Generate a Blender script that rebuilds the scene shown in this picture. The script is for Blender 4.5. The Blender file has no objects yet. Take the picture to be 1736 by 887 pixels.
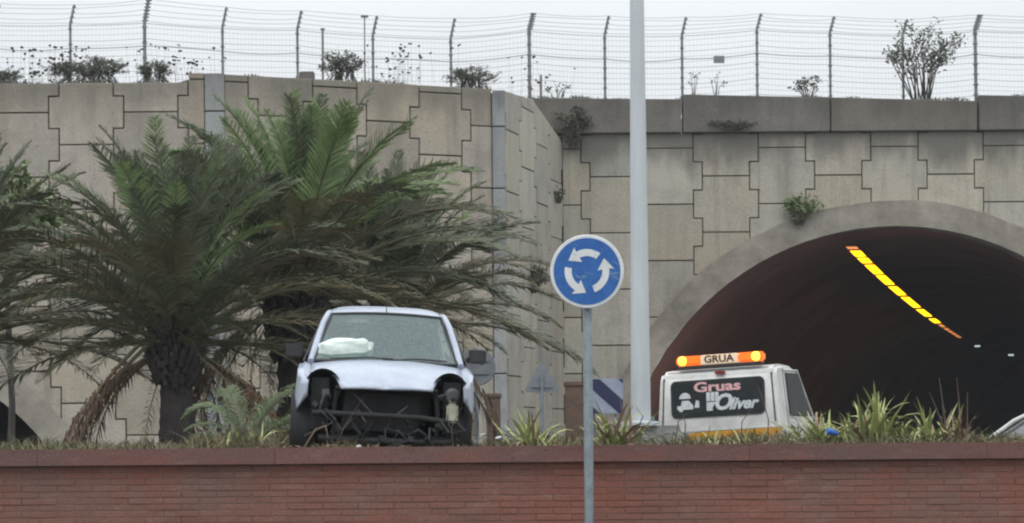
import bpy, bmesh, math, random
from mathutils import Vector, Matrix, Euler
from mathutils import noise as mnoise
random.seed(7)
R = math.radians
sc = bpy.context.scene
C = sc.collection

# ------------------------------------------------------------------ camera
F, CX, HY, CAMZ, ROLL = 4200.0, 868.0, 755.0, 1.4, 0.0078
cs, sn = math.cos(ROLL), math.sin(ROLL)
def P(px, py, d):
    """point of the place seen at pixel px,py of the photograph at depth d"""
    dx, dy = px - CX, HY - py
    return Vector(((cs*dx + sn*dy)/F*d, d, CAMZ + (-sn*dx + cs*dy)/F*d))
cam = bpy.data.cameras.new('camera'); co = bpy.data.objects.new('camera', cam); C.objects.link(co)
sc.camera = co
cam.sensor_width = 36; cam.lens = 36*F/1736
cam.shift_y = (HY - 443.5)/1736
cam.clip_start = 0.1; cam.clip_end = 2000
m = Matrix(((cs, sn, 0, 0), (0, 0, -1, 0), (-sn, cs, 0, CAMZ), (0, 0, 0, 1)))
co.matrix_world = m

# ------------------------------------------------------------------ world, sun, exposure
SUN_EL, SUN_AZ = R(58), R(200)       # overcast: the sun only warms the cloud a little
w = bpy.data.worlds.new("World"); sc.world = w; w.use_nodes = True
nt = w.node_tree; N = nt.nodes; Lk = nt.links
for n in list(N): N.remove(n)
out = N.new('ShaderNodeOutputWorld'); bg = N.new('ShaderNodeBackground')
sky = N.new('ShaderNodeTexSky'); sky.sky_type = 'NISHITA'; sky.sun_disc = False
sky.sun_elevation = SUN_EL; sky.sun_rotation = SUN_AZ; sky.dust_density = 3
tc = N.new('ShaderNodeTexCoord'); sep = N.new('ShaderNodeSeparateXYZ'); Lk.new(tc.outputs['Generated'], sep.inputs[0])
ramp = N.new('ShaderNodeMapRange'); ramp.inputs['From Min'].default_value = 0; ramp.inputs['From Max'].default_value = 1
ramp.inputs['To Min'].default_value = 0.74; ramp.inputs['To Max'].default_value = 2.1
Lk.new(sep.outputs['Z'], ramp.inputs['Value'])
cn = N.new('ShaderNodeTexNoise'); cn.inputs['Scale'].default_value = 5; cn.inputs['Detail'].default_value = 6
mp = N.new('ShaderNodeMapping'); mp.inputs['Scale'].default_value = (1, 1, 3.5); Lk.new(tc.outputs['Generated'], mp.inputs[0]); Lk.new(mp.outputs[0], cn.inputs['Vector'])
cr = N.new('ShaderNodeMapRange'); cr.inputs['From Min'].default_value = .3; cr.inputs['From Max'].default_value = .7
cr.inputs['To Min'].default_value = .95; cr.inputs['To Max'].default_value = 1.05; Lk.new(cn.outputs['Fac'], cr.inputs['Value'])
mu = N.new('ShaderNodeMath'); mu.operation = 'MULTIPLY'; Lk.new(ramp.outputs[0], mu.inputs[0]); Lk.new(cr.outputs[0], mu.inputs[1])
vm = N.new('ShaderNodeVectorMath'); vm.operation = 'SCALE'; vm.inputs[0].default_value = (.96, 1.0, 1.035); Lk.new(mu.outputs[0], vm.inputs['Scale'])
vs = N.new('ShaderNodeVectorMath'); vs.operation = 'SCALE'; vs.inputs['Scale'].default_value = 0.08; Lk.new(sky.outputs[0], vs.inputs[0])
mx = N.new('ShaderNodeMix'); mx.data_type = 'RGBA'; mx.inputs[0].default_value = 0.93
Lk.new(vs.outputs[0], mx.inputs[6]); Lk.new(vm.outputs[0], mx.inputs[7])
Lk.new(mx.outputs[2], bg.inputs['Color']); bg.inputs['Strength'].default_value = 1.0
Lk.new(bg.outputs[0], out.inputs[0])
sl = bpy.data.lights.new('sun', 'SUN'); sl.energy = 0.6; sl.angle = R(25); sl.color = (1, .96, .9)
so = bpy.data.objects.new('sun', sl); C.objects.link(so); so.location = (0, 0, 60)
so.rotation_euler = (R(90) - SUN_EL, 0, R(-20))
sc.view_settings.view_transform = 'Standard'; sc.view_settings.look = 'None'
sc.view_settings.exposure = 0.0; sc.view_settings.gamma = 1
sc.cycles.max_bounces = 8
sc.cycles.filter_width = 2.2

# ------------------------------------------------------------------ materials
def nodes_mat(name):
    m = bpy.data.materials.new(name); m.use_nodes = True
    return m, m.node_tree.nodes, m.node_tree.links, m.node_tree.nodes['Principled BSDF']
def mth(N, L, op, a, b):
    n = N.new('ShaderNodeMath'); n.operation = op; n.use_clamp = False
    for i, v in enumerate((a, b)):
        if v is None: continue
        if isinstance(v, (int, float)): n.inputs[i].default_value = v
        else: L.new(v, n.inputs[i])
    return n.outputs[0]
def mixc(N, L, f, a, b, mode='MIX'):
    n = N.new('ShaderNodeMix'); n.data_type = 'RGBA'; n.blend_type = mode
    for i, v in ((0, f), (6, a), (7, b)):
        if isinstance(v, (int, float)): n.inputs[i].default_value = v
        elif isinstance(v, tuple): n.inputs[i].default_value = (*v[:3], 1)
        else: L.new(v, n.inputs[i])
    return n.outputs[2]
def noi(N, L, vec, scale, detail=4, lo=.35, hi=.65, stretch=None, rough=.6):
    if stretch:
        mp = N.new('ShaderNodeMapping'); mp.inputs['Scale'].default_value = stretch; L.new(vec, mp.inputs[0]); vec = mp.outputs[0]
    n = N.new('ShaderNodeTexNoise'); n.inputs['Scale'].default_value = scale; n.inputs['Detail'].default_value = detail
    n.inputs['Roughness'].default_value = rough
    L.new(vec, n.inputs['Vector'])
    r = N.new('ShaderNodeMapRange'); r.inputs['From Min'].default_value = lo; r.inputs['From Max'].default_value = hi
    L.new(n.outputs['Fac'], r.inputs['Value'])
    return r.outputs[0]
def mat(name, c1, c2=None, scale=4, rough=.8, metal=0, bump=0, rnd=0, spec=.5, fine=.0, coords='Object', stretch=None, rand_island=None, coat=0):
    """noise between two colours, fine grain, bump, per-object or per-island variation"""
    m, N, L, b = nodes_mat(name)
    b.inputs['Roughness'].default_value = rough; b.inputs['Metallic'].default_value = metal
    b.inputs['Specular IOR Level'].default_value = spec
    b.inputs['Coat Weight'].default_value = coat; b.inputs['Coat Roughness'].default_value = .12
    if coords == 'World':
        g = N.new('ShaderNodeNewGeometry'); vec = g.outputs['Position']
    else:
        t = N.new('ShaderNodeTexCoord'); vec = t.outputs['Object']
    col = mixc(N, L, noi(N, L, vec, scale, stretch=stretch), c1, c2 or tuple(x*.8 for x in c1))
    if rand_island:
        g = N.new('ShaderNodeNewGeometry')
        cr = N.new('ShaderNodeValToRGB'); L.new(g.outputs['Random Per Island'], cr.inputs[0])
        els = cr.color_ramp.elements
        while len(els) < len(rand_island): els.new(.5)
        for i, c in enumerate(rand_island):
            els[i].position = i/(len(rand_island)-1); els[i].color = (*c, 1)
        col = mixc(N, L, .65, col, cr.outputs[0])
    if rnd:
        o = N.new('ShaderNodeObjectInfo')
        v = mth(N, L, 'MULTIPLY_ADD', o.outputs['Random'], rnd); v.node.inputs[2].default_value = 1 - rnd/2
        col = mixc(N, L, 1.0, col, v, 'MULTIPLY')
    if fine:
        f = noi(N, L, vec, 45, 3, .3, .7)
        v = mth(N, L, 'MULTIPLY_ADD', f, fine*2); v.node.inputs[2].default_value = 1 - fine
        col = mixc(N, L, 1.0, col, v, 'MULTIPLY')
    L.new(col, b.inputs['Base Color'])
    if bump:
        bp = N.new('ShaderNodeBump'); bp.inputs['Strength'].default_value = bump; bp.inputs['Distance'].default_value = .02
        L.new(noi(N, L, vec, scale*6, 5, 0, 1), bp.inputs['Height']); L.new(bp.outputs[0], b.inputs['Normal'])
    return m
def concrete(name, base, warm, dark, ztop, stain=.8):
    """weathered precast concrete: per-panel tone, blotches, rain streaks, algae under the coping"""
    m, N, L, b = nodes_mat(name); b.inputs['Roughness'].default_value = .9; b.inputs['Specular IOR Level'].default_value = .25
    g = N.new('ShaderNodeNewGeometry'); vec = g.outputs['Position']; o = N.new('ShaderNodeObjectInfo')
    off = N.new('ShaderNodeVectorMath'); off.operation = 'MULTIPLY_ADD'
    L.new(o.outputs['Random'], off.inputs[0]); off.inputs[1].default_value = (40, 25, 33); L.new(vec, off.inputs[2])
    pv = off.outputs[0]
    col = mixc(N, L, noi(N, L, pv, .5, 5, .32, .68), base, warm)
    col = mixc(N, L, mth(N, L, 'MULTIPLY', noi(N, L, pv, 1.6, 6, .45, .8), .45), col, dark)
    st = noi(N, L, vec, 1.0, 5, .52, .8, stretch=(2.2, 2.2, .22))
    col = mixc(N, L, mth(N, L, 'MULTIPLY', st, .7), col, dark)
    st2 = noi(N, L, vec, 1.0, 4, .6, .72, stretch=(5, 5, .25)); col = mixc(N, L, mth(N, L, 'MULTIPLY', st2, .4), col, dark)
    wm = mth(N, L, 'FRACT', mth(N, L, 'MULTIPLY', o.outputs['Random'], 7.31), None); col = mixc(N, L, mth(N, L, 'MULTIPLY', wm, .4), col, tuple(q*f for q, f in zip(warm, (1.0, .95, .82))))
    tone = mth(N, L, 'MULTIPLY_ADD', o.outputs['Random'], .28); tone.node.inputs[2].default_value = .86
    col = mixc(N, L, 1.0, col, tone, 'MULTIPLY')
    gr = mth(N, L, 'MULTIPLY_ADD', noi(N, L, vec, 22, 4, .3, .7), .26); gr.node.inputs[2].default_value = .87
    col = mixc(N, L, 1.0, col, gr, 'MULTIPLY')
    # algae below the coping, broken by noise
    sp = N.new('ShaderNodeSeparateXYZ'); L.new(vec, sp.inputs[0])
    nz = noi(N, L, vec, .8, 6, .2, .8, stretch=(1.6, 1.6, .6))
    hz = mth(N, L, 'ADD', sp.outputs['Z'], mth(N, L, 'MULTIPLY', nz, 1.3))
    mr = N.new('ShaderNodeMapRange'); mr.interpolation_type = 'SMOOTHSTEP'
    mr.inputs['From Min'].default_value = ztop - .1; mr.inputs['From Max'].default_value = ztop + 1.0
    L.new(hz, mr.inputs['Value'])
    col = mixc(N, L, mth(N, L, 'MULTIPLY', mr.outputs[0], stain), col, tuple(x*.75 for x in dark))
    # small pits
    pit = noi(N, L, vec, 9, 2, .68, .74)
    col = mixc(N, L, mth(N, L, 'MULTIPLY', pit, .5), col, dark)
    L.new(col, b.inputs['Base Color'])
    bp = N.new('ShaderNodeBump'); bp.inputs['Strength'].default_value = .8; bp.inputs['Distance'].default_value = .02
    L.new(noi(N, L, vec, 14, 6, 0, 1), bp.inputs['Height']); L.new(bp.outputs[0], b.inputs['Normal'])
    return m
def emit(name, c, s):
    m, N, L, b = nodes_mat(name)
    b.inputs['Base Color'].default_value = (*c, 1); b.inputs['Emission Color'].default_value = (*c, 1); b.inputs['Emission Strength'].default_value = s
    b.inputs['Roughness'].default_value = .4
    return m
def glass(name, tint, body, opacity, rough=.08):
    m, N, L, b = nodes_mat(name)
    b.inputs['Base Color'].default_value = (*body, 1); b.inputs['Roughness'].default_value = rough; b.inputs['Specular IOR Level'].default_value = .8
    t = N.new('ShaderNodeBsdfTransparent'); t.inputs[0].default_value = (*tint, 1)
    mxs = N.new('ShaderNodeMixShader')
    tcx = N.new('ShaderNodeTexCoord')
    d = noi(N, L, tcx.outputs['Object'], 60, 3, .5, .62)
    fac = mth(N, L, 'MULTIPLY_ADD', d, .16); fac.node.inputs[2].default_value = opacity
    L.new(fac, mxs.inputs[0]); L.new(t.outputs[0], mxs.inputs[1]); L.new(b.outputs[0], mxs.inputs[2])
    L.new(mxs.outputs[0], N['Material Output'].inputs[0])
    return m

M = {}
M['concD'] = concrete('portal_concrete', (.385, .375, .335), (.42, .38, .31), (.16, .155, .14), 9.25, .85)
M['concA'] = concrete('wall_concrete', (.375, .35, .31), (.41, .36, .29), (.15, .14, .12), 9.75, .55)
M['concC'] = concrete('return_concrete', (.41, .395, .355), (.40, .37, .315), (.17, .16, .14), 11, .3)
M['post'] = concrete('corner_post_concrete', (.33, .35, .36), (.28, .285, .28), (.15, .155, .16), 10.0, .8)
M['coping'] = concrete('coping_concrete', (.23, .215, .20), (.165, .15, .135), (.075, .075, .062), 10.6, .5)
M['ring'] = mat('arch_ring_concrete', (.34, .31, .26), (.19, .17, .14), 1.1, .92, bump=.7, fine=.2, coords='World')
M['joint'] = mat('joint_dirt', (.12, .11, .095), None, 3, .95)
M['bore'] = mat('tunnel_lining', (.34, .15, .12), (.20, .105, .09), .35, .95, fine=.2, coords='World', bump=.3)  # red in the base colour imitates lamp light reflected inside the bore
M['asphalt'] = mat('asphalt', (.06, .06, .062), (.045, .045, .047), 3, .55, bump=.3, fine=.3, coords='World')
M['paintw'] = mat('road_paint', (.6, .6, .58), (.42, .42, .4), 9, .7, coords='World')
M['soil'] = mat('soil', (.09, .065, .045), (.05, .038, .028), 3, .95, bump=1, fine=.4, coords='World')
M['upper'] = mat('dry_soil', (.14, .12, .09), (.08, .08, .05), 1, .95, bump=1, fine=.3, coords='World')
def brickmat(name, c1, c2, c3, rnd):
    m, N, L, b = nodes_mat(name); b.inputs['Roughness'].default_value = .85; b.inputs['Specular IOR Level'].default_value = .3
    g = N.new('ShaderNodeNewGeometry'); vec = g.outputs['Position']; o = N.new('ShaderNodeObjectInfo')
    col = mixc(N, L, noi(N, L, vec, .9, 5, .35, .65), c1, c2)
    col = mixc(N, L, mth(N, L, 'MULTIPLY', noi(N, L, vec, 1.1, 6, .5, .7, stretch=(.8, 1, 1.3)), .6), col, c3)
    col = mixc(N, L, mth(N, L, 'MULTIPLY', noi(N, L, vec, 3.1, 4, .55, .7, stretch=(.4, 1, 3)), .5), col, tuple(q*.62 for q in c1))
    col = mixc(N, L, mth(N, L, 'MULTIPLY', noi(N, L, vec, 2.3, 5, .56, .7, stretch=(.6, 1, 1.6)), .5), col, (.23, .075, .05))
    col = mixc(N, L, mth(N, L, 'MULTIPLY', noi(N, L, vec, 7, 5, .55, .8, stretch=(.5, 1, 2)), .4), col, (.30, .22, .18))
    v = mth(N, L, 'MULTIPLY_ADD', o.outputs['Random'], rnd); v.node.inputs[2].default_value = 1 - rnd/2
    col = mixc(N, L, 1.0, col, v, 'MULTIPLY')
    v2 = mth(N, L, 'MULTIPLY_ADD', noi(N, L, vec, 60, 3, .3, .7), .5); v2.node.inputs[2].default_value = .75
    col = mixc(N, L, 1.0, col, v2, 'MULTIPLY')
    L.new(col, b.inputs['Base Color'])
    bp = N.new('ShaderNodeBump'); bp.inputs['Strength'].default_value = .6; bp.inputs['Distance'].default_value = .006
    L.new(noi(N, L, vec, 50, 5, 0, 1), bp.inputs['Height']); L.new(bp.outputs[0], b.inputs['Normal'])
    return m
M['brick'] = brickmat('red_brick', (.22, .09, .067), (.185, .097, .075), (.15, .112, .095), .12)
M['mortar'] = mat('brick_mortar', (.20, .12, .10), (.16, .10, .085), 6, .95, fine=.3, coords='World')
M['cap'] = brickmat('cap_stone', (.165, .08, .07), (.14, .08, .07), (.11, .085, .075), .06)
M['galv'] = mat('galvanised_steel', (.22, .26, .285), (.17, .20, .22), 12, .5, metal=.35, fine=.15)
M['lampw'] = mat('painted_lamp_steel', (.55, .59, .61), (.47, .51, .53), 2.5, .45, fine=.04, stretch=(3, 3, .4))
M['signw'] = mat('sign_white', (.72, .74, .74), (.6, .62, .62), 8, .4)
M['signb'] = mat('sign_blue', (.012, .095, .34), (.02, .13, .40), 9, .35, fine=.12)
M['scratch'] = mat('sign_scratch', (.2, .38, .62), None, 9, .6)
M['signgrey'] = mat('sign_back_grey', (.22, .24, .26), (.17, .185, .2), 6, .6, metal=.2)
M['navy'] = mat('board_navy', (.018, .022, .075), None, 5, .5)
M['boardw'] = mat('board_white', (.33, .37, .45), (.26, .30, .38), 5, .5)
M['rust'] = mat('brown_masonry', (.15, .09, .065), (.10, .07, .05), 3, .95, bump=.6, fine=.3)
M['paint'] = mat('white_car_paint', (.41, .455, .54), (.34, .38, .46), 5, .4, fine=.1, coat=.3)
M['truckp'] = mat('truck_white_paint', (.68, .68, .665), (.50, .50, .48), 2.2, .4, fine=.1, coat=.3)
M['stripe'] = mat('orange_stripe', (.7, .34, .02), (.6, .28, .03), 4, .45)
M['black'] = mat('black_plastic', (.018, .019, .022), (.03, .03, .032), 8, .5)
M['under'] = mat('engine_bay_shade', (.011, .012, .014), (.022, .022, .022), 7, .75, fine=.3)  # near-black base: shade of the open front put into the colour
M['metalD'] = mat('dull_metal', (.11, .115, .12), (.06, .06, .06), 9, .55, metal=.5)
M['tyre'] = mat('tyre_rubber', (.02, .02, .021), None, 8, .85)
M['bottle'] = mat('washer_bottle', (.42, .42, .33), (.3, .3, .22), 10, .6)
M['fabric'] = mat('seat_fabric', (.05, .055, .06), None, 8, .95)
M['airbag'] = mat('airbag_cloth', (.78, .86, .80), (.6, .7, .64), 8, .8, bump=.4)
M['wglass'] = glass('wreck_windscreen', (.62, .74, .70), (.19, .26, .255), .42, .15)
M['dglass'] = glass('dark_glass', (.3, .34, .36), (.03, .035, .04), .7)
M['tglass'] = mat('truck_rear_glass', (.035, .042, .045), (.02, .025, .028), 3, .3, spec=.22)
M['pink'] = mat('letter_pink', (.78, .5, .5), (.7, .38, .4), 18, .5)
M['lettw'] = mat('letter_white', (.68, .72, .75), (.5, .54, .56), 18, .5)
M['lettd'] = mat('letter_dark', (.05, .03, .02), None, 18, .5)
M['beacon'] = emit('beacon_lit', (1.0, .55, .05), 3.2)
M['amber'] = emit('amber_lens', (.85, .17, .015), .75)
M['barw'] = emit('bar_panel', (.8, .62, .45), .35)
M['sodium'] = emit('sodium_lamp', (1, .50, .004), 4.0)
M['housing'] = mat('lamp_housing', (.05, .05, .05), None, 5, .6)
M['sodium2'] = emit('sodium_lamp_far', (1, .33, .1), 1.0)
M['paleled'] = emit('pale_lamp', (.6, .7, .75), .8)
M['lampred'] = mat('lamp_red', (.25, .02, .02), None, 8, .3)
M['frond'] = mat('palm_leaf', (.125, .148, .085), (.085, .11, .07), 1.5, .65, rnd=.6, rand_island=[(.05, .072, .045), (.10, .122, .068), (.19, .18, .11)])
M['frondo'] = mat('palm_leaf_olive', (.165, .15, .085), (.12, .115, .065), 1.5, .65, rnd=.5, rand_island=[(.10, .12, .06), (.16, .14, .08), (.24, .18, .11)])
M['frondb'] = mat('palm_leaf_fresh', (.15, .22, .085), (.11, .17, .07), 1.5, .55, rnd=.5, rand_island=[(.09, .15, .06), (.17, .25, .09), (.26, .32, .13)])
M['frondp'] = mat('palm_leaf_pale', (.12, .17, .07), (.09, .13, .06), 1.5, .55, rnd=.3, rand_island=[(.09, .13, .06), (.17, .2, .1)])
M['dry'] = mat('palm_leaf_dry', (.17, .105, .06), (.10, .065, .045), 3, .8, rnd=.3, rand_island=[(.09, .055, .04), (.2, .12, .065), (.15, .1, .07)])
M['rachis'] = mat('frond_rib', (.13, .14, .075), (.09, .08, .05), 6, .6)
M['bark'] = mat('palm_bark', (.055, .043, .04), (.03, .026, .026), 5, .95, bump=1, fine=.4)
M['twig'] = mat('twig_bark', (.075, .065, .055), (.05, .045, .04), 9, .9)
M['shrub'] = mat('grey_green_leaves', (.10, .11, .08), (.07, .08, .06), 3, .8, rand_island=[(.045, .055, .04), (.10, .11, .075), (.15, .14, .1)])
M['greenleaf'] = mat('green_leaves', (.14, .19, .07), (.09, .13, .05), 3, .6, rand_island=[(.08, .12, .045), (.16, .22, .08), (.24, .27, .12)])
M['strap'] = mat('strap_leaf', (.40, .42, .16), (.24, .30, .13), 6, .55, rnd=.5)
M['strapdry'] = mat('strap_leaf_dry', (.30, .22, .14), (.17, .11, .08), 6, .8, rnd=.4)
M['weed'] = mat('weeds', (.10, .12, .05), (.12, .09, .055), 2, .8, coords='World', rand_island=[(.05, .08, .035), (.11, .14, .05), (.24, .19, .11), (.13, .085, .055), (.30, .26, .17)])
M['stem'] = mat('dead_stem', (.11, .075, .06), (.07, .05, .045), 6, .9)
M['footing'] = mat('footing_concrete', (.24, .25, .25), (.15, .15, .145), 5, .9, bump=.5, fine=.2)
M['blue'] = mat('blue_plastic', (.05, .16, .55), None, 5, .4)
M['wire'] = mat('fence_wire', (.34, .35, .36), None, 5, .6, metal=.3)
M['fpost'] = mat('fence_post_steel', (.24, .24, .25), (.16, .15, .145), 7, .6, metal=.2)

# ------------------------------------------------------------------ mesh helpers
def tag(o, label=None, cat=None, group=None, kind=None):
    if label: o['label'] = label
    if cat: o['category'] = cat
    if group: o['group'] = group
    if kind: o['kind'] = kind
    return o
def empty(name, loc, rot=(0, 0, 0), **k):
    o = bpy.data.objects.new(name, None); C.objects.link(o); o.location = loc; o.rotation_euler = rot
    o.empty_display_size = .2
    return tag(o, **k)
def link_mesh(name, me, m, parent=None):
    o = bpy.data.objects.new(name, me); C.objects.link(o)
    if m is not None and not me.materials: me.materials.append(m)
    if parent: o.parent = parent
    return o
class MB:
    def __init__(s): s.v = []; s.f = []
    def box(s, c, size, rot=None, taper=1.0):
        i = len(s.v); x, y, z = (q/2 for q in size)
        for dz in (-1, 1):
            t = 1 if dz < 0 else taper
            for dx, dy in ((-1, -1), (1, -1), (1, 1), (-1, 1)):
                p = Vector((dx*x*t, dy*y*t, dz*z))
                if rot: p = rot @ p
                s.v.append(Vector(c) + p)
        s.f += [tuple(i+k for k in q) for q in ((3, 2, 1, 0), (4, 5, 6, 7), (0, 1, 5, 4), (1, 2, 6, 5), (2, 3, 7, 6), (3, 0, 4, 7))]
        return s
    def tube(s, pts, rad, n=8, cap=True, flat=1.0):
        pts = [Vector(p) for p in pts]
        if not isinstance(rad, (list, tuple)): rad = [rad]*len(pts)
        i0 = len(s.v); ref = None
        for k, p in enumerate(pts):
            d = (pts[min(k+1, len(pts)-1)] - pts[max(k-1, 0)]).normalized()
            if ref is None:
                ref = Vector((0, 1, 0)) if abs(d.y) < .9 else Vector((1, 0, 0))
            u = (ref - d*ref.dot(d)).normalized(); ref = u; v = d.cross(u)
            for a in range(n):
                t = 2*math.pi*a/n
                s.v.append(p + (u*math.cos(t)*flat + v*math.sin(t))*rad[k])
        for k in range(len(pts)-1):
            for a in range(n):
                b = (a+1) % n
                s.f.append((i0+k*n+a, i0+k*n+b, i0+(k+1)*n+b, i0+(k+1)*n+a))
        if cap:
            s.f.append(tuple(i0+a for a in range(n))[::-1]); e = i0+(len(pts)-1)*n
            s.f.append(tuple(e+a for a in range(n)))
        return s
    def lathe(s, prof, n=24, axis='Z', c=(0, 0, 0), cap=True):
        """prof: list of (radius, height)"""
        i0 = len(s.v); c = Vector(c)
        for r, h in prof:
            for a in range(n):
                t = 2*math.pi*a/n; x, y = r*math.cos(t), r*math.sin(t)
                s.v.append(c + Vector({'Z': (x, y, h), 'Y': (x, h, y), 'X': (h, x, y)}[axis]))
        for k in range(len(prof)-1):
            for a in range(n):
                b = (a+1) % n; s.f.append((i0+k*n+a, i0+k*n+b, i0+(k+1)*n+b, i0+(k+1)*n+a))
        if cap:
            s.f.append(tuple(i0+a for a in range(n))[::-1]); e = i0+(len(prof)-1)*n; s.f.append(tuple(e+a for a in range(n)))
        return s
    def prism(s, poly, fn, d0, d1):
        """poly 2D outline; fn(a,b,d) -> point; extruded from d0 to d1"""
        i = len(s.v); n = len(poly)
        for d in (d0, d1):
            for a, b in poly: s.v.append(Vector(fn(a, b, d)))
        s.f.append(tuple(range(i, i+n))[::-1]); s.f.append(tuple(range(i+n, i+2*n)))
        for k in range(n):
            j = (k+1) % n; s.f.append((i+k, i+j, i+n+j, i+n+k))
        return s
    def poly(s, pts):
        i = len(s.v); s.v += [Vector(p) for p in pts]; s.f.append(tuple(range(i, i+len(pts)))); return s
    def mesh(s, name, smooth=False, bevel=0, seg=2, fix=True):
        me = bpy.data.meshes.new(name); me.from_pydata([tuple(v) for v in s.v], [], s.f)
        if bevel or fix:
            bm = bmesh.new(); bm.from_mesh(me)
            if fix: bmesh.ops.recalc_face_normals(bm, faces=bm.faces)
            if bevel: bmesh.ops.bevel(bm, geom=[e for e in bm.edges if len(e.link_faces) == 2 and e.calc_face_angle(0) > .5], offset=bevel, segments=seg, affect='EDGES', clamp_overlap=True)
            bm.to_mesh(me); bm.free()
        if smooth:
            me.shade_smooth()
            try: me.set_sharp_from_angle(angle=R(38))
            except Exception: pass
        me.update(); return me
    def obj(s, name, m, parent=None, smooth=False, bevel=0, seg=2, fix=True):
        return link_mesh(name, s.mesh(name, smooth, bevel, seg, fix), m, parent)
def surf(poly, step, fn, keep=None, extr=None):
    """2D outline cut into a grid, cells dropped by keep(), mapped to space; optional extrusion vector"""
    bm = bmesh.new()
    bm.faces.new([bm.verts.new((a, b, 0)) for a, b in poly])
    xs = [p[0] for p in poly]; ys = [p[1] for p in poly]
    for ax, lo, hi in ((0, min(xs), max(xs)), (1, min(ys), max(ys))):
        k = math.floor(lo/step)+1
        while k*step < hi - 1e-4:
            co_ = [0, 0, 0]; no = [0, 0, 0]; co_[ax] = k*step; no[ax] = 1
            bmesh.ops.bisect_plane(bm, geom=bm.verts[:]+bm.edges[:]+bm.faces[:], plane_co=co_, plane_no=no)
            k += 1
    if keep:
        dead = [f for f in bm.faces if not keep(*f.calc_center_median()[:2])]
        bmesh.ops.delete(bm, geom=dead, context='FACES')
    if not bm.faces: bm.free(); return None
    for v in bm.verts: v.co = Vector(fn(v.co.x, v.co.y))
    if extr is not None:
        r = bmesh.ops.extrude_face_region(bm, geom=bm.faces[:])
        bmesh.ops.translate(bm, verts=[g for g in r['geom'] if isinstance(g, bmesh.types.BMVert)], vec=extr)
    bmesh.ops.recalc_face_normals(bm, faces=bm.faces)
    me = bpy.data.meshes.new('surface'); bm.to_mesh(me); bm.free(); return me
def clip(poly, a, b, c):
    """keep a*x+b*y<=c"""
    o = []
    for i in range(len(poly)):
        p, q = poly[i-1], poly[i]
        dp, dq = a*p[0]+b*p[1]-c, a*q[0]+b*q[1]-c
        if (dp <= 0) != (dq <= 0):
            t = dp/(dp-dq); o.append((p[0]+(q[0]-p[0])*t, p[1]+(q[1]-p[1])*t))
        if dq <= 0: o.append(q)
    return o
def arc(cx, cy, r, a0, a1, n=10):
    return [(cx+r*math.cos(R(a0+(a1-a0)*i/n)), cy+r*math.sin(R(a0+(a1-a0)*i/n))) for i in range(n+1)]
def rrect(w, h, r, n=4, cx=0, cy=0):
    p = []
    for sx, sy, a in ((1, -1, -90), (1, 1, 0), (-1, 1, 90), (-1, -1, 180)):
        p += arc(cx+sx*(w/2-r), cy+sy*(h/2-r), r, a, a+90, n)
    return p
def text(name, s, size, m, parent, loc, rot, shear=0, extr=.003, bold=0, sx=1):
    cu = bpy.data.curves.new(name, 'FONT'); cu.body = s; cu.size = size; cu.align_x = 'CENTER'; cu.align_y = 'CENTER'
    cu.shear = shear; cu.extrude = extr; cu.offset = bold; cu.resolution_u = 3
    tmp = bpy.data.objects.new('tmp', cu); C.objects.link(tmp)
    bpy.context.view_layer.update()
    me = bpy.data.meshes.new_from_object(tmp.evaluated_get(bpy.context.evaluated_depsgraph_get()))
    bpy.data.objects.remove(tmp); me.materials.clear()
    o = link_mesh(name, me, m, parent); o.location = loc; o.rotation_euler = rot; o.scale = (sx, 1, 1); return o

# ------------------------------------------------------------------ setting: ground, roads, upper terrain
dA, dBe, dD = 57.5, 60.2, 66.1
Axe = P(348, 400, dA).x; Bx0 = P(383, 400, dA).x; Bx1 = P(835, 400, dBe).x; Cx0 = P(858, 400, dBe).x; Cx1 = P(955, 400, dD).x
road = MB()
road.poly([(-350, -70, 0), (350, -70, 0), (350, 600, 0), (-350, 600, 0)])
tag(road.obj('ground', M['asphalt']), kind='structure', label='wet grey asphalt road surface')
mk = MB()
for y0, y1 in ((17.2, 17.32), (41.0, 41.12), (55.6, 55.72)):
    mk.poly([(-40, y0, .004), (40, y0, .004), (40, y1, .004), (-40, y1, .004)])
tag(mk.obj('road_marking', M['paintw']), kind='structure')
kb = MB(); kb.box((0, 63.6, .06), (60, 3.6, .12)); kb.box((0, 20.1, .06), (60, 1.6, .12))
# upper terrain behind the walls (hole-free sheet, above the tunnels)
up = MB()
b = .45
pts = [(-70, dA+b, 9.6), (Axe, dA+b, 9.65), (Bx1, dBe+b, 9.7), (Cx1-.3, dD+b, 9.3), (70, dD+b, 10.3)]
far_ = [(-70, 69, 9.75), (Axe, 69, 9.75), (Bx1, 69, 9.8), (Cx1, 69, 10.45), (70, 69, 10.5)]
for i in range(4):
    up.poly([pts[i], pts[i+1], far_[i+1], far_[i]])
up.poly(far_ + [(70, 180, 10.4), (-70, 180, 9.6)])
tag(up.obj('upper_terrain', M['upper']), kind='structure')

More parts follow.
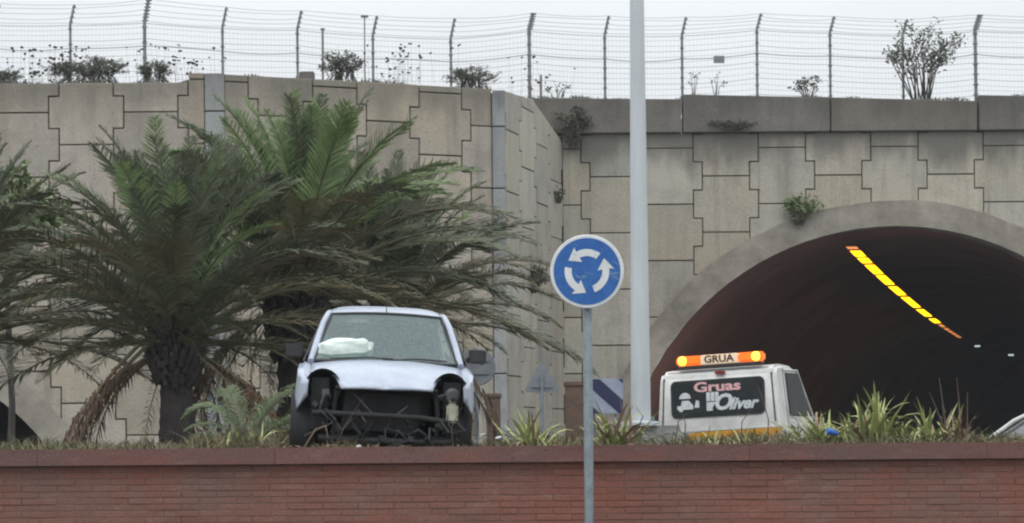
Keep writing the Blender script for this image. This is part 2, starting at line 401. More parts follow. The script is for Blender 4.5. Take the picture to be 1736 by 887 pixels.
# ------------------------------------------------------------------ interlocking-panel walls
PZ = 1.5
ARC = P(1520, 854, dD); RI = 470/F*dD; RO = 513/F*dD; RM = (RI+RO)/2
AL = P(-195, 957, dA); RLI = 340/F*dA; RLO = 388/F*dA; RLM = (RLI+RLO)/2
def panel_wall(root, org, end, u0, pitch, ncol, z0, par, ztop, m, hole=None, t=.14, g=.0155):
    """org,end: plan points of the face; u0: first column boundary along the face; ztop(u)"""
    o = Vector(org); e = Vector(end); L = (e-o).length; d = (e-o).normalized(); nrm = Vector((-d.y, d.x))   # into the hill
    def fn(u, z): return (o.x + d.x*u, o.y + d.y*u, z)
    j = .12
    for c in range(ncol):
        ua, ub = u0 + c*pitch, u0 + (c+1)*pitch; uc = (ua+ub)/2
        if ub < .05 or ua > L - .05: continue
        zb = z0 + (0 if (c+par) % 2 == 0 else PZ/2)
        k = -8
        while zb + k*PZ < 11.5:
            za = zb + k*PZ; zt = za + PZ; k += 1
            if zt < .05 or za > ztop(uc): continue
            hn, hw_ = pitch/2 - j - g, pitch/2 + j - g
            poly = [(uc-hn, za+g), (uc+hn, za+g), (uc+hn, za+PZ/4+g), (uc+hw_, za+PZ/4+g), (uc+hw_, zt-PZ/4-g), (uc+hn, zt-PZ/4-g), (uc+hn, zt-g), (uc-hn, zt-g), (uc-hn, zt-PZ/4-g), (uc-hw_, zt-PZ/4-g), (uc-hw_, za+PZ/4+g), (uc-hn, za+PZ/4+g)]
            sl_ = (ztop(uc+.3) - ztop(uc-.3))/.6
            poly = clip(poly, -sl_, 1, ztop(uc) - sl_*uc)
            for aa, bb, cc in ((-1, 0, 0), (1, 0, L), (0, -1, -.0)):
                if poly: poly = clip(poly, aa, bb, cc)
            if len(poly) < 3: continue
            pr = random.uniform(-.012, .012); ex = Vector((nrm.x, nrm.y, 0))*t
            if hole and any(math.hypot(q[0]-hole[0], q[1]-hole[1]) < hole[2] for q in poly + [(uc, (za+zt)/2)]):
                me = surf(poly, .125, fn, keep=lambda a, b: math.hypot(a-hole[0], b-hole[1]) > hole[2], extr=ex)
                if me is None: continue
            else:
                mb = MB(); mb.prism(poly, lambda a, b, q: (o.x+d.x*a+nrm.x*q, o.y+d.y*a+nrm.y*q, b), 0, t); me = mb.mesh('panel', bevel=.012, seg=1)
            ob = link_mesh('panel', me, m, root); ob.location = (nrm.x*pr, nrm.y*pr, 0)
    # backing behind the joints, following the top line
    n = 24; top = [(L*i/n, ztop(L*i/n)-.04) for i in range(n+1)]
    bk = [(0, 0), (L, 0)] + top[::-1]
    me = surf(bk, .25, lambda u, z: (o.x+d.x*u+nrm.x*(t-.06), o.y+d.y*u+nrm.y*(t-.06), z), keep=(lambda a, b: math.hypot(a-hole[0], b-hole[1]) > hole[2]+.05) if hole else None, extr=Vector((nrm.x, nrm.y, 0))*.35)
    link_mesh('backing', me, M['joint'], root)
# wall A (left, frontal)
xa0 = -26.0
wA = empty('retaining_wall', (0, 0, 0), label='flat panel wall behind the left palm, with the dark low arch opening at its foot', cat='wall', group='concrete panel retaining walls')
a_b = P(92, 300, dA).x
k0 = math.floor((a_b - xa0)/1.5)
u0 = (a_b - 1.5*(k0+1)) - xa0
zA = P(250, 190, dA).z % 1.5
topA = P(150, 141, dA).z; topA2 = P(330, 124, dA).z
def ztA(u): return topA2 if u + xa0 > P(310, 130, dA).x else topA
panel_wall(wA, (xa0, dA), (Axe, dA), u0, 1.5, 16, zA, (k0+1+1) % 2 + 1 - 1, ztA, M['concA'], hole=(AL.x - xa0, AL.z, RLM))
# wall B (angled)
wB = empty('retaining_wall', (0, 0, 0), label='angled panel wall between two smooth corner posts, behind the right palm', cat='wall', group='concrete panel retaining walls')
LB = math.hypot(Bx1-Bx0, dBe-dA)
def uB(px):   # ray / plane intersection
    k = (px-CX)/F; t = (k*dA - Bx0)/((Bx1-Bx0) - k*(dBe-dA)); return t*LB
pB = (uB(795) - uB(434))/4; zB = P(663, 207, 59.2).z % 1.5
tB0, tB1 = P(383, 126, dA).z, P(835, 151, dBe).z
panel_wall(wB, (Bx0, dA), (Bx1, dBe), uB(434)-pB, pB, 6, zB, 1, lambda u: tB0 + (tB1-tB0)*u/LB, M['concA'])
mb = MB(); q = P(520, 128, 58.5); mb.box((q.x, q.y+.1, q.z-.02), (.35, .3, .22)); mb.obj('coping_block', M['coping'], wB, bevel=.02)
# wall C (steep return)
wC = empty('retaining_wall', (0, 0, 0), label='pale receding return wall beside the roundabout sign, its top sloping down towards the tunnel', cat='wall', group='concrete panel retaining walls')
LC = math.hypot(Cx1-Cx0, dD-dBe); pC = LC/4
tC = [(0, P(860, 154, dBe).z), (.46*LC, P(904, 168, 62.8).z), (LC, P(957, 240, dD).z)]
def ztC(u):
    for (a, za), (b_, zb) in zip(tC, tC[1:]):
        if u <= b_: return za + (zb-za)*(u-a)/(b_-a)
    return tC[-1][1]
panel_wall(wC, (Cx0, dBe), (Cx1, dD), 0, pC, 4, P(870, 225, 61).z % 1.5, 0, ztC, M['concC'], g=.012)
mb = MB(); mb.box((Cx1-.12, dD+.32, 4.9), (.7, .3, 9.5)); mb.obj('corner_fill', M['joint'], wC)
# corner posts, in 1.5 m lengths
for px0, px1, dd, yt, root in ((348, 383, dA-.06, 123, wA), (835, 859, dBe-.06, 152, wB)):
    x0, x1 = P(px0, 400, dd).x, P(px1, 400, dd).x; zt = P(px0, yt, dd).z
    z = zt; kk = 0
    while z > 0:
        h = (.9 if kk == 0 else 1.5); zl = max(0, z-h)
        mb = MB(); mb.box(((x0+x1)/2, dd+.25, (z+zl)/2), (x1-x0-.03, .5, z-zl-.03)); mb.obj('corner_post_block', M['post'], root, bevel=.015, seg=1)
        z = zl; kk += 1
    mb = MB(); mb.box(((x0+x1)/2, dd+.3, zt/2-.05), (x1-x0-.08, .42, zt-.1)); mb.obj('corner_post_core', M['joint'], root)
# wall D (tunnel portal)
wD = empty('tunnel_portal_wall', (0, 0, 0), label='recessed interlocking-panel wall with a dark weathered coping and the big tunnel arch', cat='wall')
xd0, xd1 = Cx1, 26.0
uD = P(1183, 300, dD).x - 1.5*2 - xd0
zD = P(1323, 250, dD).z % 1.5
ztD = P(1300, 225, dD).z
panel_wall(wD, (xd0, dD), (xd1, dD), uD-1.5, 1.5, 20, zD, 0, lambda u: ztD, M['concD'], hole=(ARC.x - xd0, ARC.z, RM))
# coping segments of the portal wall
for (pa, ya), (pb, yb) in (((893, 166), (1156, 168)), ((1158, 160), (1408, 165)), ((1409, 165), (1658, 171)), ((1660, 161), (2000, 168)), ((2002, 165), (2400, 168))):
    A_, B_ = P(pa, ya, dD-.12), P(pb, yb, dD-.12)
    zl = ztD + .008
    mb = MB(); mb.prism([(A_.x, zl), (B_.x-.02, zl), (B_.x-.02, B_.z), (A_.x, A_.z)], lambda a, b, q: (a, dD-.12+q, b), 0, .62)
    mb.obj('coping_segment', M['coping'], wD, bevel=.02, seg=1)
# arch rings (segments) and bores
def ring(root, cx, cz, ri, ro, y, amin, amax, n, proud=.16, depth=.6):
    for i in range(n):
        a0 = amin + (amax-amin)*i/n; a1 = amin + (amax-amin)*(i+1)/n
        pin = arc(cx, cz, ri, a0, a1, 6)
        pout = [(cx+(ro+.05*(mnoise.noise((a*.35, ri, 0))))*math.cos(R(a)), cz+(ro+.06*mnoise.noise((a*.35, ri, 0)))*math.sin(R(a))) for a in [a1+(a0-a1)*k/6 for k in range(7)]]
        poly = pin + pout
        if max(q[1] for q in poly) < 0: continue
        mb = MB(); mb.prism(poly, lambda a, b, q: (a, y-proud+q, b), 0, proud+depth)
        mb.obj('arch_segment', M['ring'], root, smooth=True)
ring(wD, ARC.x, ARC.z, RI, RO, dD, 2, 178, 8)
ring(wA, AL.x, AL.z, RLI, RLO, dA, 14, 130, 5, proud=.12)
def bore(name, cx, cz, r, path, label):
    mb = MB(); n = 40
    for k, (x, y) in enumerate(path):
        for a in range(n+1):
            t = math.pi*(-.12 + 1.24*a/n); mb.v.append(Vector((x + (r)*math.cos(t), y, max(-.05, cz + r*math.sin(t)))))
    for k in range(len(path)-1):
        for a in range(n):
            i = k*(n+1)+a; mb.f.append((i, i+1, i+n+2, i+n+1))
    i = (len(path)-1)*(n+1); mb.f.append(tuple(range(i, i+n+1)))
    return tag(mb.obj(name, M['bore'], smooth=True, fix=False), label=label, cat='tunnel')
def tx(y):   # tunnel axis drift to the right with depth
    s = y - dD; return .215*s + .0006*s*s
pth = [(ARC.x + tx(y), y) for y in [dD+.3+3*k for k in range(34)]]
bore('tunnel', ARC.x, ARC.z, RI+.04, pth, 'dark tunnel bore under the big arch, curving away to the right')
bore('tunnel', AL.x, AL.z, RLI+.03, [(AL.x - .15*k, dA+.3+3*k) for k in range(14)], 'low black tunnel opening at the left edge of the photo')
# tunnel lamps: a row just under the crown
segs = [(418, 423), (425, 436), (437, 447), (449, 466), (467, 484), (486, 502), (504, 523), (525, 538), (541, 549), (551, 556), (557.5, 561), (562, 565), (566, 568.5), (569.5, 571.5), (572.2, 573.8)]
def lampx(d):
    s = d-66; return 9.02 + .2125*s + .0003*s*s
for i, (ya, yb) in enumerate(segs):
    hz = 5.28; d0, d1 = F*hz/(755-5-ya), F*hz/(755-5-yb); d1 -= .06*(d1-d0)+.12
    w_ = .30 if i < 9 else .20
    x0, x1 = lampx(d0), lampx(d1); z = CAMZ + hz
    mb = MB()
    mb.v = [Vector((x0-w_/2, d0, z)), Vector((x0+w_/2, d0, z)), Vector((x1+w_/2, d1, z)), Vector((x1-w_/2, d1, z))]
    mb.v += [v + Vector((0, 0, .035)) for v in mb.v]
    mb.f = [(0, 3, 2, 1), (4, 5, 6, 7), (0, 1, 5, 4), (1, 2, 6, 5), (2, 3, 7, 6), (3, 0, 4, 7)]
    r_ = mb.obj('tunnel_lamp', M['sodium'] if 0 < i < 9 else M['sodium2'], fix=True)
    r_.data.materials.append(M['housing'])
    for pl in r_.data.polygons:
        if pl.normal.z > -.5: pl.material_index = 1
    od = ['first', 'second', 'third', 'fourth', 'fifth', 'sixth', 'seventh', 'eighth', 'ninth'][i if i < 9 else i-9]
    tag(r_, (('dull orange end lamp, %s of the row at the tunnel mouth' if i == 0 else 'glowing yellow lamp, %s of the ceiling row counted from the tunnel mouth') if i < 9 else 'faint orange lamp, %s past the bright part of the tunnel ceiling row') % od, 'lamp', 'lamps along the tunnel ceiling')
for px, py, lb in ((1714, 602, 'small white lamp at the far right inside the tunnel'), (1657, 587, 'tiny pale lamp beyond the end of the orange row in the tunnel')):
    q = P(px, py, 92); mb = MB(); mb.box(q, (.2, .1, .06)); tag(mb.obj('wall_lamp', M['paleled'], bevel=.01), lb, 'lamp')

# ------------------------------------------------------------------ boundary fence on the upper level
fd = 68.4
posts = [(-136, 40, 5, 118), (-8, 42, 6, 118), (120, 42, 8, 142), (246, 38, -2, 142), (378, 47, 12, 142), (505, 50, 18, 142), (633, 60, 27, 142), (765, 65, 31, 145), (898, 52, 22, 165), (1026, 60, 27, 163), (1157, 60, 29, 165), (1284, 50, 23, 163), (1408, 55, 28, 165), (1532, 60, 33, 168), (1655, 52, 25, 168), (1783, 55, 28, 165), (1910, 55, 28, 165)]
fence = empty('boundary_fence', P(868, 165, fd), label='tall wire fence with bent-top steel posts and barbed wire along the wall tops', cat='fence')
fl = Vector(fence.location)
tops = []
for i, (px, yk, yt, yb) in enumerate(posts):
    base = P(px, yb+10, fd); base.z = min(base.z, 10.5 if px > 880 else 9.75); kn = P(px-1+(px > 1500)*-1, yk, fd); tp = P(px+6, yt, fd); thick = px in (246, 898, 1655)
    r = .048 if thick else .036
    mb = MB(); mb.tube([base-fl, kn-fl, tp-fl], [r, r, r*.85], 8)
    p_ = mb.obj('fence_post', M['fpost'], fence, smooth=True)
    nb = 8
    cl = MB()
    for k in range(nb):
        q = kn.lerp(base, (k+.3)/nb) - fl; cl.box(q, (r*2+.03, r*2+.02, .035))
    for k in range(4 if not thick else 7):
        q = kn.lerp(tp, (k+.5)/(4 if not thick else 7)) - fl; cl.box(q+Vector((.01, 0, 0)), (r*2+(.03 if not thick else .07), r*2, .03))
    tag(cl.obj('wire_clamp', M['fpost'], fence), kind='stuff')
    tops.append((base, kn, tp))
for i in range(len(tops)-1):
    b0, k0_, t0 = tops[i]; b1, k1, t1 = tops[i+1]
    off = Vector((0, -.05, 0))
    def strand(mb, a, c, r, sag=.03):
        pts = [a.lerp(c, s/6) + Vector((0, 0, -sag*4*(s/6)*(1-s/6))) + off - fl for s in range(7)]
        mb.tube(pts, r, 4, cap=False)
    bw = MB()
    for s in (.06, .3, .54, .78, .98): strand(bw, k0_.lerp(t0, s), k1.lerp(t1, s), .0055, random.uniform(.0, .06))
    bw.obj('barbed_wire', M['wire'], fence)
    tw = MB()
    strand(tw, k0_+Vector((0, 0, -.03)), k1+Vector((0, 0, -.03)), .008, .02)
    strand(tw, k0_+Vector((0, 0, -.66)), k1+Vector((0, 0, -.66)), .012, random.uniform(-.02, .08))
    tw.obj('tension_wire', M['wire'], fence)
    gm = MB()
    H = k0_.z - b0.z
    for s in range(1, 14):
        z = -.15*s
        if abs(z) > H: break
        strand(gm, k0_+Vector((0, 0, z)), k1+Vector((0, 0, z)), .004 if s % 3 else .0065, random.uniform(0, .04))
    nx = 20
    for s in range(1, nx):
        a = k0_.lerp(k1, s/nx); c = b0.lerp(b1, s/nx); gm.tube([a-fl+off, c-fl+off], .0018, 3, cap=False)
    tag(gm.obj('wire_mesh', M['wire'], fence), kind='stuff')
q = P(1219, 101, fd-.1); mb = MB(); mb.prism(rrect(.3, .2, .02), lambda a, b, c: (a, c, b), -.01, .01)
o = mb.obj('notice_plate', M['signgrey']); o.location = q; tag(o, 'small grey plate hanging on the wire fence above the tunnel', 'sign')
for px, y0, y1, lb in ((547, 50, 140, 'thin short pole with a small knob behind the fence, above the angled wall'), (917, 127, 172, 'plain short stake on the wall top above the roundabout sign'), (618, 28, 140, 'faint slender far pole behind the fence between two bent posts')):
    a, c = P(px, y0, 72 if px != 917 else 67.6), P(px, y1, 72 if px != 917 else 67.6); c.z = min(c.z, 9.7 if px < 880 else 10.5)
    r = .02 if px == 618 else .035
    t_ = empty('pole', c, label=lb, cat='pole')
    mb = MB(); mb.tube([Vector((0, 0, 0)), a-c], r, 8); mb.obj('shaft', M['fpost'], t_, smooth=True)
    if px != 917:
        mb = MB(); mb.box(a-c, (.12 if px == 547 else .22, .08, .07)); mb.obj('head', M['fpost'], t_, bevel=.01)

# ------------------------------------------------------------------ planter wall of brick
yw = 20.95; zc = CAMZ - .006
pw = empty('brick_planter_wall', (0, yw, 0), label='long low red-brown brick wall with a thick projecting cap across the foreground', cat='wall')
capb = P(868, 784, yw).z; xr = 16
core = MB(); core.box((0, .1845, capb/2), (2*xr, .355, capb-.004)); core.obj('mortar_bed', M['mortar'], pw)
bh, bl, gp = .0545, .30, .004
proto = []
for k in range(4):
    mb = MB(); mb.box((0, .035, 0), (bl-gp, .07, bh-gp)); proto.append(mb.mesh('brick', bevel=.004, seg=1)); proto[-1].materials.append(M['brick'])
    for v in proto[-1].vertices: v.co += Vector((mnoise.noise(v.co*9+Vector((k, 0, 0)))*.004, mnoise.noise(v.co*7+Vector((0, k, 0)))*.003, mnoise.noise(v.co*8+Vector((0, 0, k)))*.003))
restb = MB(); cnt = 0
for row in range(int(capb/bh)):
    z = capb - .004 - bh*(row+.5)
    n = int(2*xr/bl)
    for c in range(n):
        x = -xr + bl*(c+.5) + (bl/2 if row % 2 else 0)
        if row < 9 and abs(x) < 4.62 and cnt < 300:
            o = bpy.data.objects.new('brick', random.choice(proto)); C.objects.link(o); o.parent = pw
            o.location = (x+random.uniform(-.003, .003), random.uniform(-.003, .005), z); o.rotation_euler = (0, random.uniform(-.003, .003), random.uniform(-.006, .006)); cnt += 1
        elif z > 0: restb.box((x, .036, z), (bl-gp, .07, bh-gp))
tag(restb.obj('brickwork', M['brick'], pw, fix=False), kind='stuff')
x = -xr; 
while x < xr:
    l = 2.0
    mb = MB(); mb.box((x+l/2, .15, (capb+zc)/2), (l-.0015, .46, zc-capb))
    o = mb.obj('cap_stone', M['cap'], pw, bevel=.003); o.location.z = random.uniform(-.001, .001); o.location.y = random.uniform(-.0015, .0015)
    x += l
# island soil behind the wall
isl = surf([(-16, yw+.38), (16, yw+.38), (16, 33), (-16, 33)], .8, lambda x, y: (x, y, 1.30 + (.07+.07*mnoise.noise((x*.6, y*.6, 0)))*min(1, (y-yw-.38)/1.5) * (1 if y < 32.5 else 0)), extr=Vector((0, 0, -1.4)))
tag(link_mesh('planter_soil', isl, M['soil']), kind='structure')
def soilz(x, y): return 1.30 + (.07+.07*mnoise.noise((x*.6, y*.6, 0)))*min(1, max(0, (y-yw-.38)/1.5))
tag(kb.obj('pavement', M['footing'], bevel=.02), kind='structure')

# ------------------------------------------------------------------ roundabout sign
sd = 20.15
ctr = P(995.5, 461.5, sd); ft = P(999.5, 920, sd); ft = Vector((ctr.x + (ctr.z)*.000, sd, 0))
sg = empty('roundabout_sign', (ctr.x, sd, 0.0), label='round blue sign with three white circling arrows on a grey tubular post', cat='road sign')
sg.rotation_euler = (0, 0, R(-3))
def ln(y0): return None
mb = MB(); mb.lathe([(.038, -.05), (.038, ctr.z+.2), (.036, ctr.z+.203)], 20); mb.obj('post', M['galv'], sg, smooth=True)
mb = MB(); mb.box((0, -.045, ctr.z+.12), (.34, .02, .04)); mb.box((0, -.045, ctr.z-.12), (.34, .02, .04)); mb.obj('bracket', M['galv'], sg)
rs = .299
mb = MB(); mb.lathe([(rs-.01, -.058), (rs, -.062), (rs, -.078), (rs-.006, -.084), (rs-.012, -.0845)], 64, 'Y', (0, 0, ctr.z)); mb.obj('disc', M['signw'], sg, smooth=True)
mb = MB(); mb.lathe([(rs-.028, -.084), (rs-.028, -.0875)], 64, 'Y', (0, 0, ctr.z)); mb.obj('blue_field', M['signb'], sg)
def arrow(a0, a1):
    """curved arrow from angle a0 round to a1 (degrees, anticlockwise)"""
    ri_, ro_ = .124, .181; n = 14
    inn = arc(0, 0, ri_, a0, a1, n); outr = arc(0, 0, ro_, a0, a1, n)
    e = R(a1); hx = lambda r, s: (r*math.cos(e) - s*math.sin(e), r*math.sin(e) + s*math.cos(e))
    return outr + [hx(.220, -.006), hx(.150, .088), hx(.085, -.006)] + inn[::-1]
for a0, a1 in ((53, 119), (168, 237), (290, 367)):
    mb = MB(); mb.prism(arrow(a0, a1), lambda a, b, q: (a, q, ctr.z+b), -.0875, -.0905); mb.obj('arrow', M['signw'], sg)
sr = MB()
for k in range(34):
    a = random.uniform(0, 6.28); r = math.sqrt(random.random())*.25; x, z = r*math.cos(a), r*math.sin(a)
    if k < 12: x, z = random.uniform(.19, .25), random.uniform(-.06, 0)
    elif k < 20: x, z = random.uniform(-.07, .04), random.uniform(-.07, .0)
    l = random.uniform(.008, .03); t = R(random.uniform(-40, -15)); h = random.uniform(.001, .003)
    dx, dz = l*math.cos(t), l*math.sin(t)
    sr.prism([(x-dx, z-dz-h), (x+dx, z+dz-h), (x+dx, z+dz+h), (x-dx, z-dz+h)], lambda a, b, q: (a, q, ctr.z+b), -.0876, -.0912)
tag(sr.obj('scratch_marks', M['scratch'], sg), kind='stuff')

# ------------------------------------------------------------------ lamp post
ld = 24.6
base = P(1086.5, 716, ld)
lp = empty('lamp_post', (base.x, ld, base.z), label='tall pale grey tapered lamp post rising from the planter past the photo top', cat='lamp post')
tp = P(1077.5, 0, ld) - base; dirx = tp/tp.z
def lpp(z): return Vector((dirx.x*z*.35, 0, z))
mb = MB(); mb.tube([lpp(0), lpp(.25), lpp(4.2), lpp(9.0)], [34/F*ld/2, 33.5/F*ld/2, 24/F*ld/2, .04], 32); mb.obj('pole', M['lampw'], lp, smooth=True)
mb = MB(); mb.lathe([(.20, -.035), (.20, 0), (.13, .012)], 28); mb.obj('base_flange', M['lampw'], lp, smooth=True)
bl_ = MB()
for k in range(4):
    a = R(45+90*k); bl_.lathe([(.014, 0), (.014, .05), (.006, .055)], 8, c=(.165*math.cos(a), .165*math.sin(a), 0))
bl_.obj('anchor_bolts', M['galv'], lp)
mb = MB(); top9 = lpp(9.0); mb.tube([top9, top9+Vector((.1, -.4, .25)), top9+Vector((.15, -1.4, .35))], .035, 12); mb.obj('arm', M['lampw'], lp, smooth=True)
mb = MB(); mb.box(top9+Vector((.15, -1.7, .34)), (.26, .75, .14)); mb.obj('luminaire', M['lampw'], lp, bevel=.05, smooth=True)
mb = MB(); mb.box(top9+Vector((.15, -1.75, .265)), (.2, .45, .03)); mb.obj('lens', M['paleled'], lp) if False else mb.obj('lens', M['signw'], lp)
q = P(1118, 730, ld)
mb = MB(); mb.box((0, 0, -.16), (.62, .5, .34), taper=.8); o = mb.obj('lamp_footing', M['footing'], bevel=.07, smooth=True)
o.location = (base.x+.2, ld+.02, base.z-.045+.0); tag(o, 'rough grey concrete footing block under the lamp post', 'footing')

# ------------------------------------------------------------------ distant road signs and piers
rb = empty('round_sign_back', (P(808, 622, 39).x, 39, 0), label='plain grey back of a round road sign half behind the wrecked car mirror', cat='road sign')
cz = P(808, 622, 39).z
mb = MB(); mb.lathe([(.29, -.01), (.30, 0), (.30, .02), (.285, .025)], 40, 'Y', (0, 0, cz)); mb.obj('disc', M['signgrey'], rb, smooth=True)
mb = MB(); mb.lathe([(.03, 0), (.03, cz+.15)], 12, c=(.0, .06, 0)); mb.obj('post', M['galv'], rb, smooth=True)
mb = MB(); mb.box((0, -.02, cz+.1), (.4, .02, .04)); mb.box((0, -.02, cz-.1), (.4, .02, .04)); mb.obj('rib', M['signgrey'], rb)
tb = empty('triangular_sign_back', (P(919, 650, 47).x, 47, 0), label='grey-blue back of a triangular road sign left of the roundabout sign post', cat='road sign')
cz = P(919, 666, 47).z
def tri(s, r, n=4):
    p = []
    for a in (-150, -30, 90): p += arc(s*math.cos(R(a)), s*math.sin(R(a)), r, a-60, a+60, n)
    return p
mb = MB(); mb.prism([(a, b+.22) for a, b in tri(.31, .05)], lambda a, b, q: (a, q, cz+b), 0, .02); mb.obj('plate', M['signgrey'], tb, bevel=.005)
mb = MB(); mb.lathe([(.03, 0), (.03, cz+.35)], 12, c=(0, -.04, 0)); mb.obj('post', M['galv'], tb, smooth=True)
mb = MB(); mb.box((0, -.02, cz+.12), (.4, .02, .04)); mb.obj('rib', M['signgrey'], tb)
cb = empty('chevron_board', (P(1024, 672, 44).x, 44, 0), (0, 0, R(-4)), label='navy and white diagonally striped direction board behind the blue sign post', cat='road sign')
z0c, z1c = P(1024, 702, 44).z, P(1024, 642, 44).z; cz = (z0c+z1c)/2; hb = (z1c-z0c)/2; wb = .34
mb = MB(); mb.box((0, .02, cz), (wb*2, .03, hb*2)); mb.obj('panel', M['boardw'], cb, bevel=.01)
for off_ in (-.62, -.02, .58):
    pl = [(-wb, off_+.33-.17), (-wb, off_+.33+.13), (wb, off_-.28+.13), (wb, off_-.28-.17)]
    pl = [(a, b+.1) for a, b in pl]
    pl = clip(clip(pl, 0, 1, hb-.01), 0, -1, hb-.01)
    if len(pl) > 2:
        mb = MB(); mb.prism([(a*.985, b) for a, b in pl], lambda a, b, q: (a, q, cz+b), .004, -.002); mb.obj('stripe', M['navy'], cb)
for sx in (-.2, .2):
    mb = MB(); mb.lathe([(.025, 0), (.025, cz+hb*.8)], 10, c=(sx, .07, 0)); mb.obj('post', M['galv'], cb, smooth=True)
for px0, px1, yt, dd, lb in ((958, 1008, 648, 50, 'rust-brown masonry pier behind the roundabout sign post'), (825, 848, 668, 50, 'narrow brown pier just right of the wrecked car')):
    a, c = P(px0, yt, dd), P(px1, yt, dd); wd = c.x-a.x
    r_ = empty('masonry_pier', ((a.x+c.x)/2, dd, 0), label=lb, cat='pier')
    mb = MB(); mb.box((0, 0, a.z/2), (wd, .5, a.z-.08)); mb.obj('shaft', M['rust'], r_, bevel=.02)
    mb = MB(); mb.box((0, 0, a.z-.04), (wd+.06, .56, .085)); mb.obj('cap', M['rust'], r_, bevel=.015)

# ------------------------------------------------------------------ palms
def frond_mesh(L, th0, droop, nl, seed, wl=.50, m='frond', hang=.25):
    rr = random.Random(seed); mb = MB()
    N_ = 16; pts = []; th = R(th0); p = Vector((0, 0, 0)); tang = []
    for k in range(N_+1):
        s = k/N_; t = th - R(droop)*s**1.4
        tang.append(Vector((math.cos(t), 0, math.sin(t)))); pts.append(p.copy()); p = p + tang[-1]*(L/N_)
    side_bend = rr.uniform(-.18, .18)
    for k in range(N_+1): pts[k].y += side_bend*(k/N_)**2*L*.4
    def at(s):
        f = s*N_; i = min(N_-1, int(f)); return pts[i].lerp(pts[i+1], f-i), (pts[i+1]-pts[i]).normalized()
    for i in range(nl):
        s = .14 + .86*i/(nl-1); s = min(1, s + rr.uniform(-.004, .004)); p, t = at(s)
        up = Vector((0, 1, 0)).cross(t)*-1; up = up.normalized()
        ll = wl*rr.uniform(.85, 1.1)*(math.sin(math.pi*min(1, (s*.86+.12)))**.55)*rr.uniform(.8, 1.12)
        if s < .25: ll *= .55+1.8*(s-.14)
        for sd in (-1, 1):
            fw = rr.uniform(.45, 1.05) + .5*s; v = rr.uniform(.0, .8)
            d = (t*fw + Vector((0, sd, 0))*1.0 + up*v).normalized()
            wv = t*rr.uniform(.008, .014) + up*.008
            m1 = p + d*ll*.5; tip = p + d*ll + Vector((0, 0, -ll*hang*rr.uniform(.5, 1.3)))
            a = len(mb.v); mb.v += [p-wv*.6, p+wv*.6, m1+wv, m1-wv, tip]
            mb.f += [(a, a+1, a+2, a+3), (a+3, a+2, a+4)]
    me = bpy.data.meshes.new('leaflets'); 
    rb_ = MB(); rb_.tube(pts, [.028*(1-.85*k/N_) for k in range(N_+1)], 5, flat=.6)
    nleaf = len(mb.f); a = len(mb.v); mb.v += rb_.v; mb.f += [tuple(i+a for i in f) for f in rb_.f]
    me.from_pydata([tuple(v) for v in mb.v], [], mb.f); me.materials.append(M[m]); me.materials.append(M['rachis'])
    for k, pl in enumerate(me.polygons): pl.material_index = 1 if k >= nleaf else 0
    return me
bands = [(84, 35), (72, 48), (58, 62), (46, 66), (34, 62), (20, 54), (4, 44)]
lib = {}
for mk_ in ('frond', 'frondb', 'frondo'):
    for bi, (t0, dr) in enumerate(bands):
        lib[(mk_, bi)] = [frond_mesh(1.0*3.0, t0, dr+6*v, 84, bi*10+v, m=mk_, hang=.10+.08*v) for v in range(2)]
dryl = [frond_mesh(2.6, -20, 60, 46, 90+v, wl=.26, m='dry', hang=.7) for v in range(3)]
palel = [frond_mesh(2.0, 70-12*v, 100, 60, 70+v, wl=.34, m='frondp', hang=.4) for v in range(4)]
def frond(parent, me, p, az, scl, tilt=0, name='frond', label=None):
    o = bpy.data.objects.new(name, me); C.objects.link(o); o.parent = parent; o.location = p
    o.rotation_euler = Euler((R(random.uniform(-14, 14)), R(tilt), az), 'XYZ'); o.scale = (scl, scl, scl)
    if label: o['label'] = label
    return o
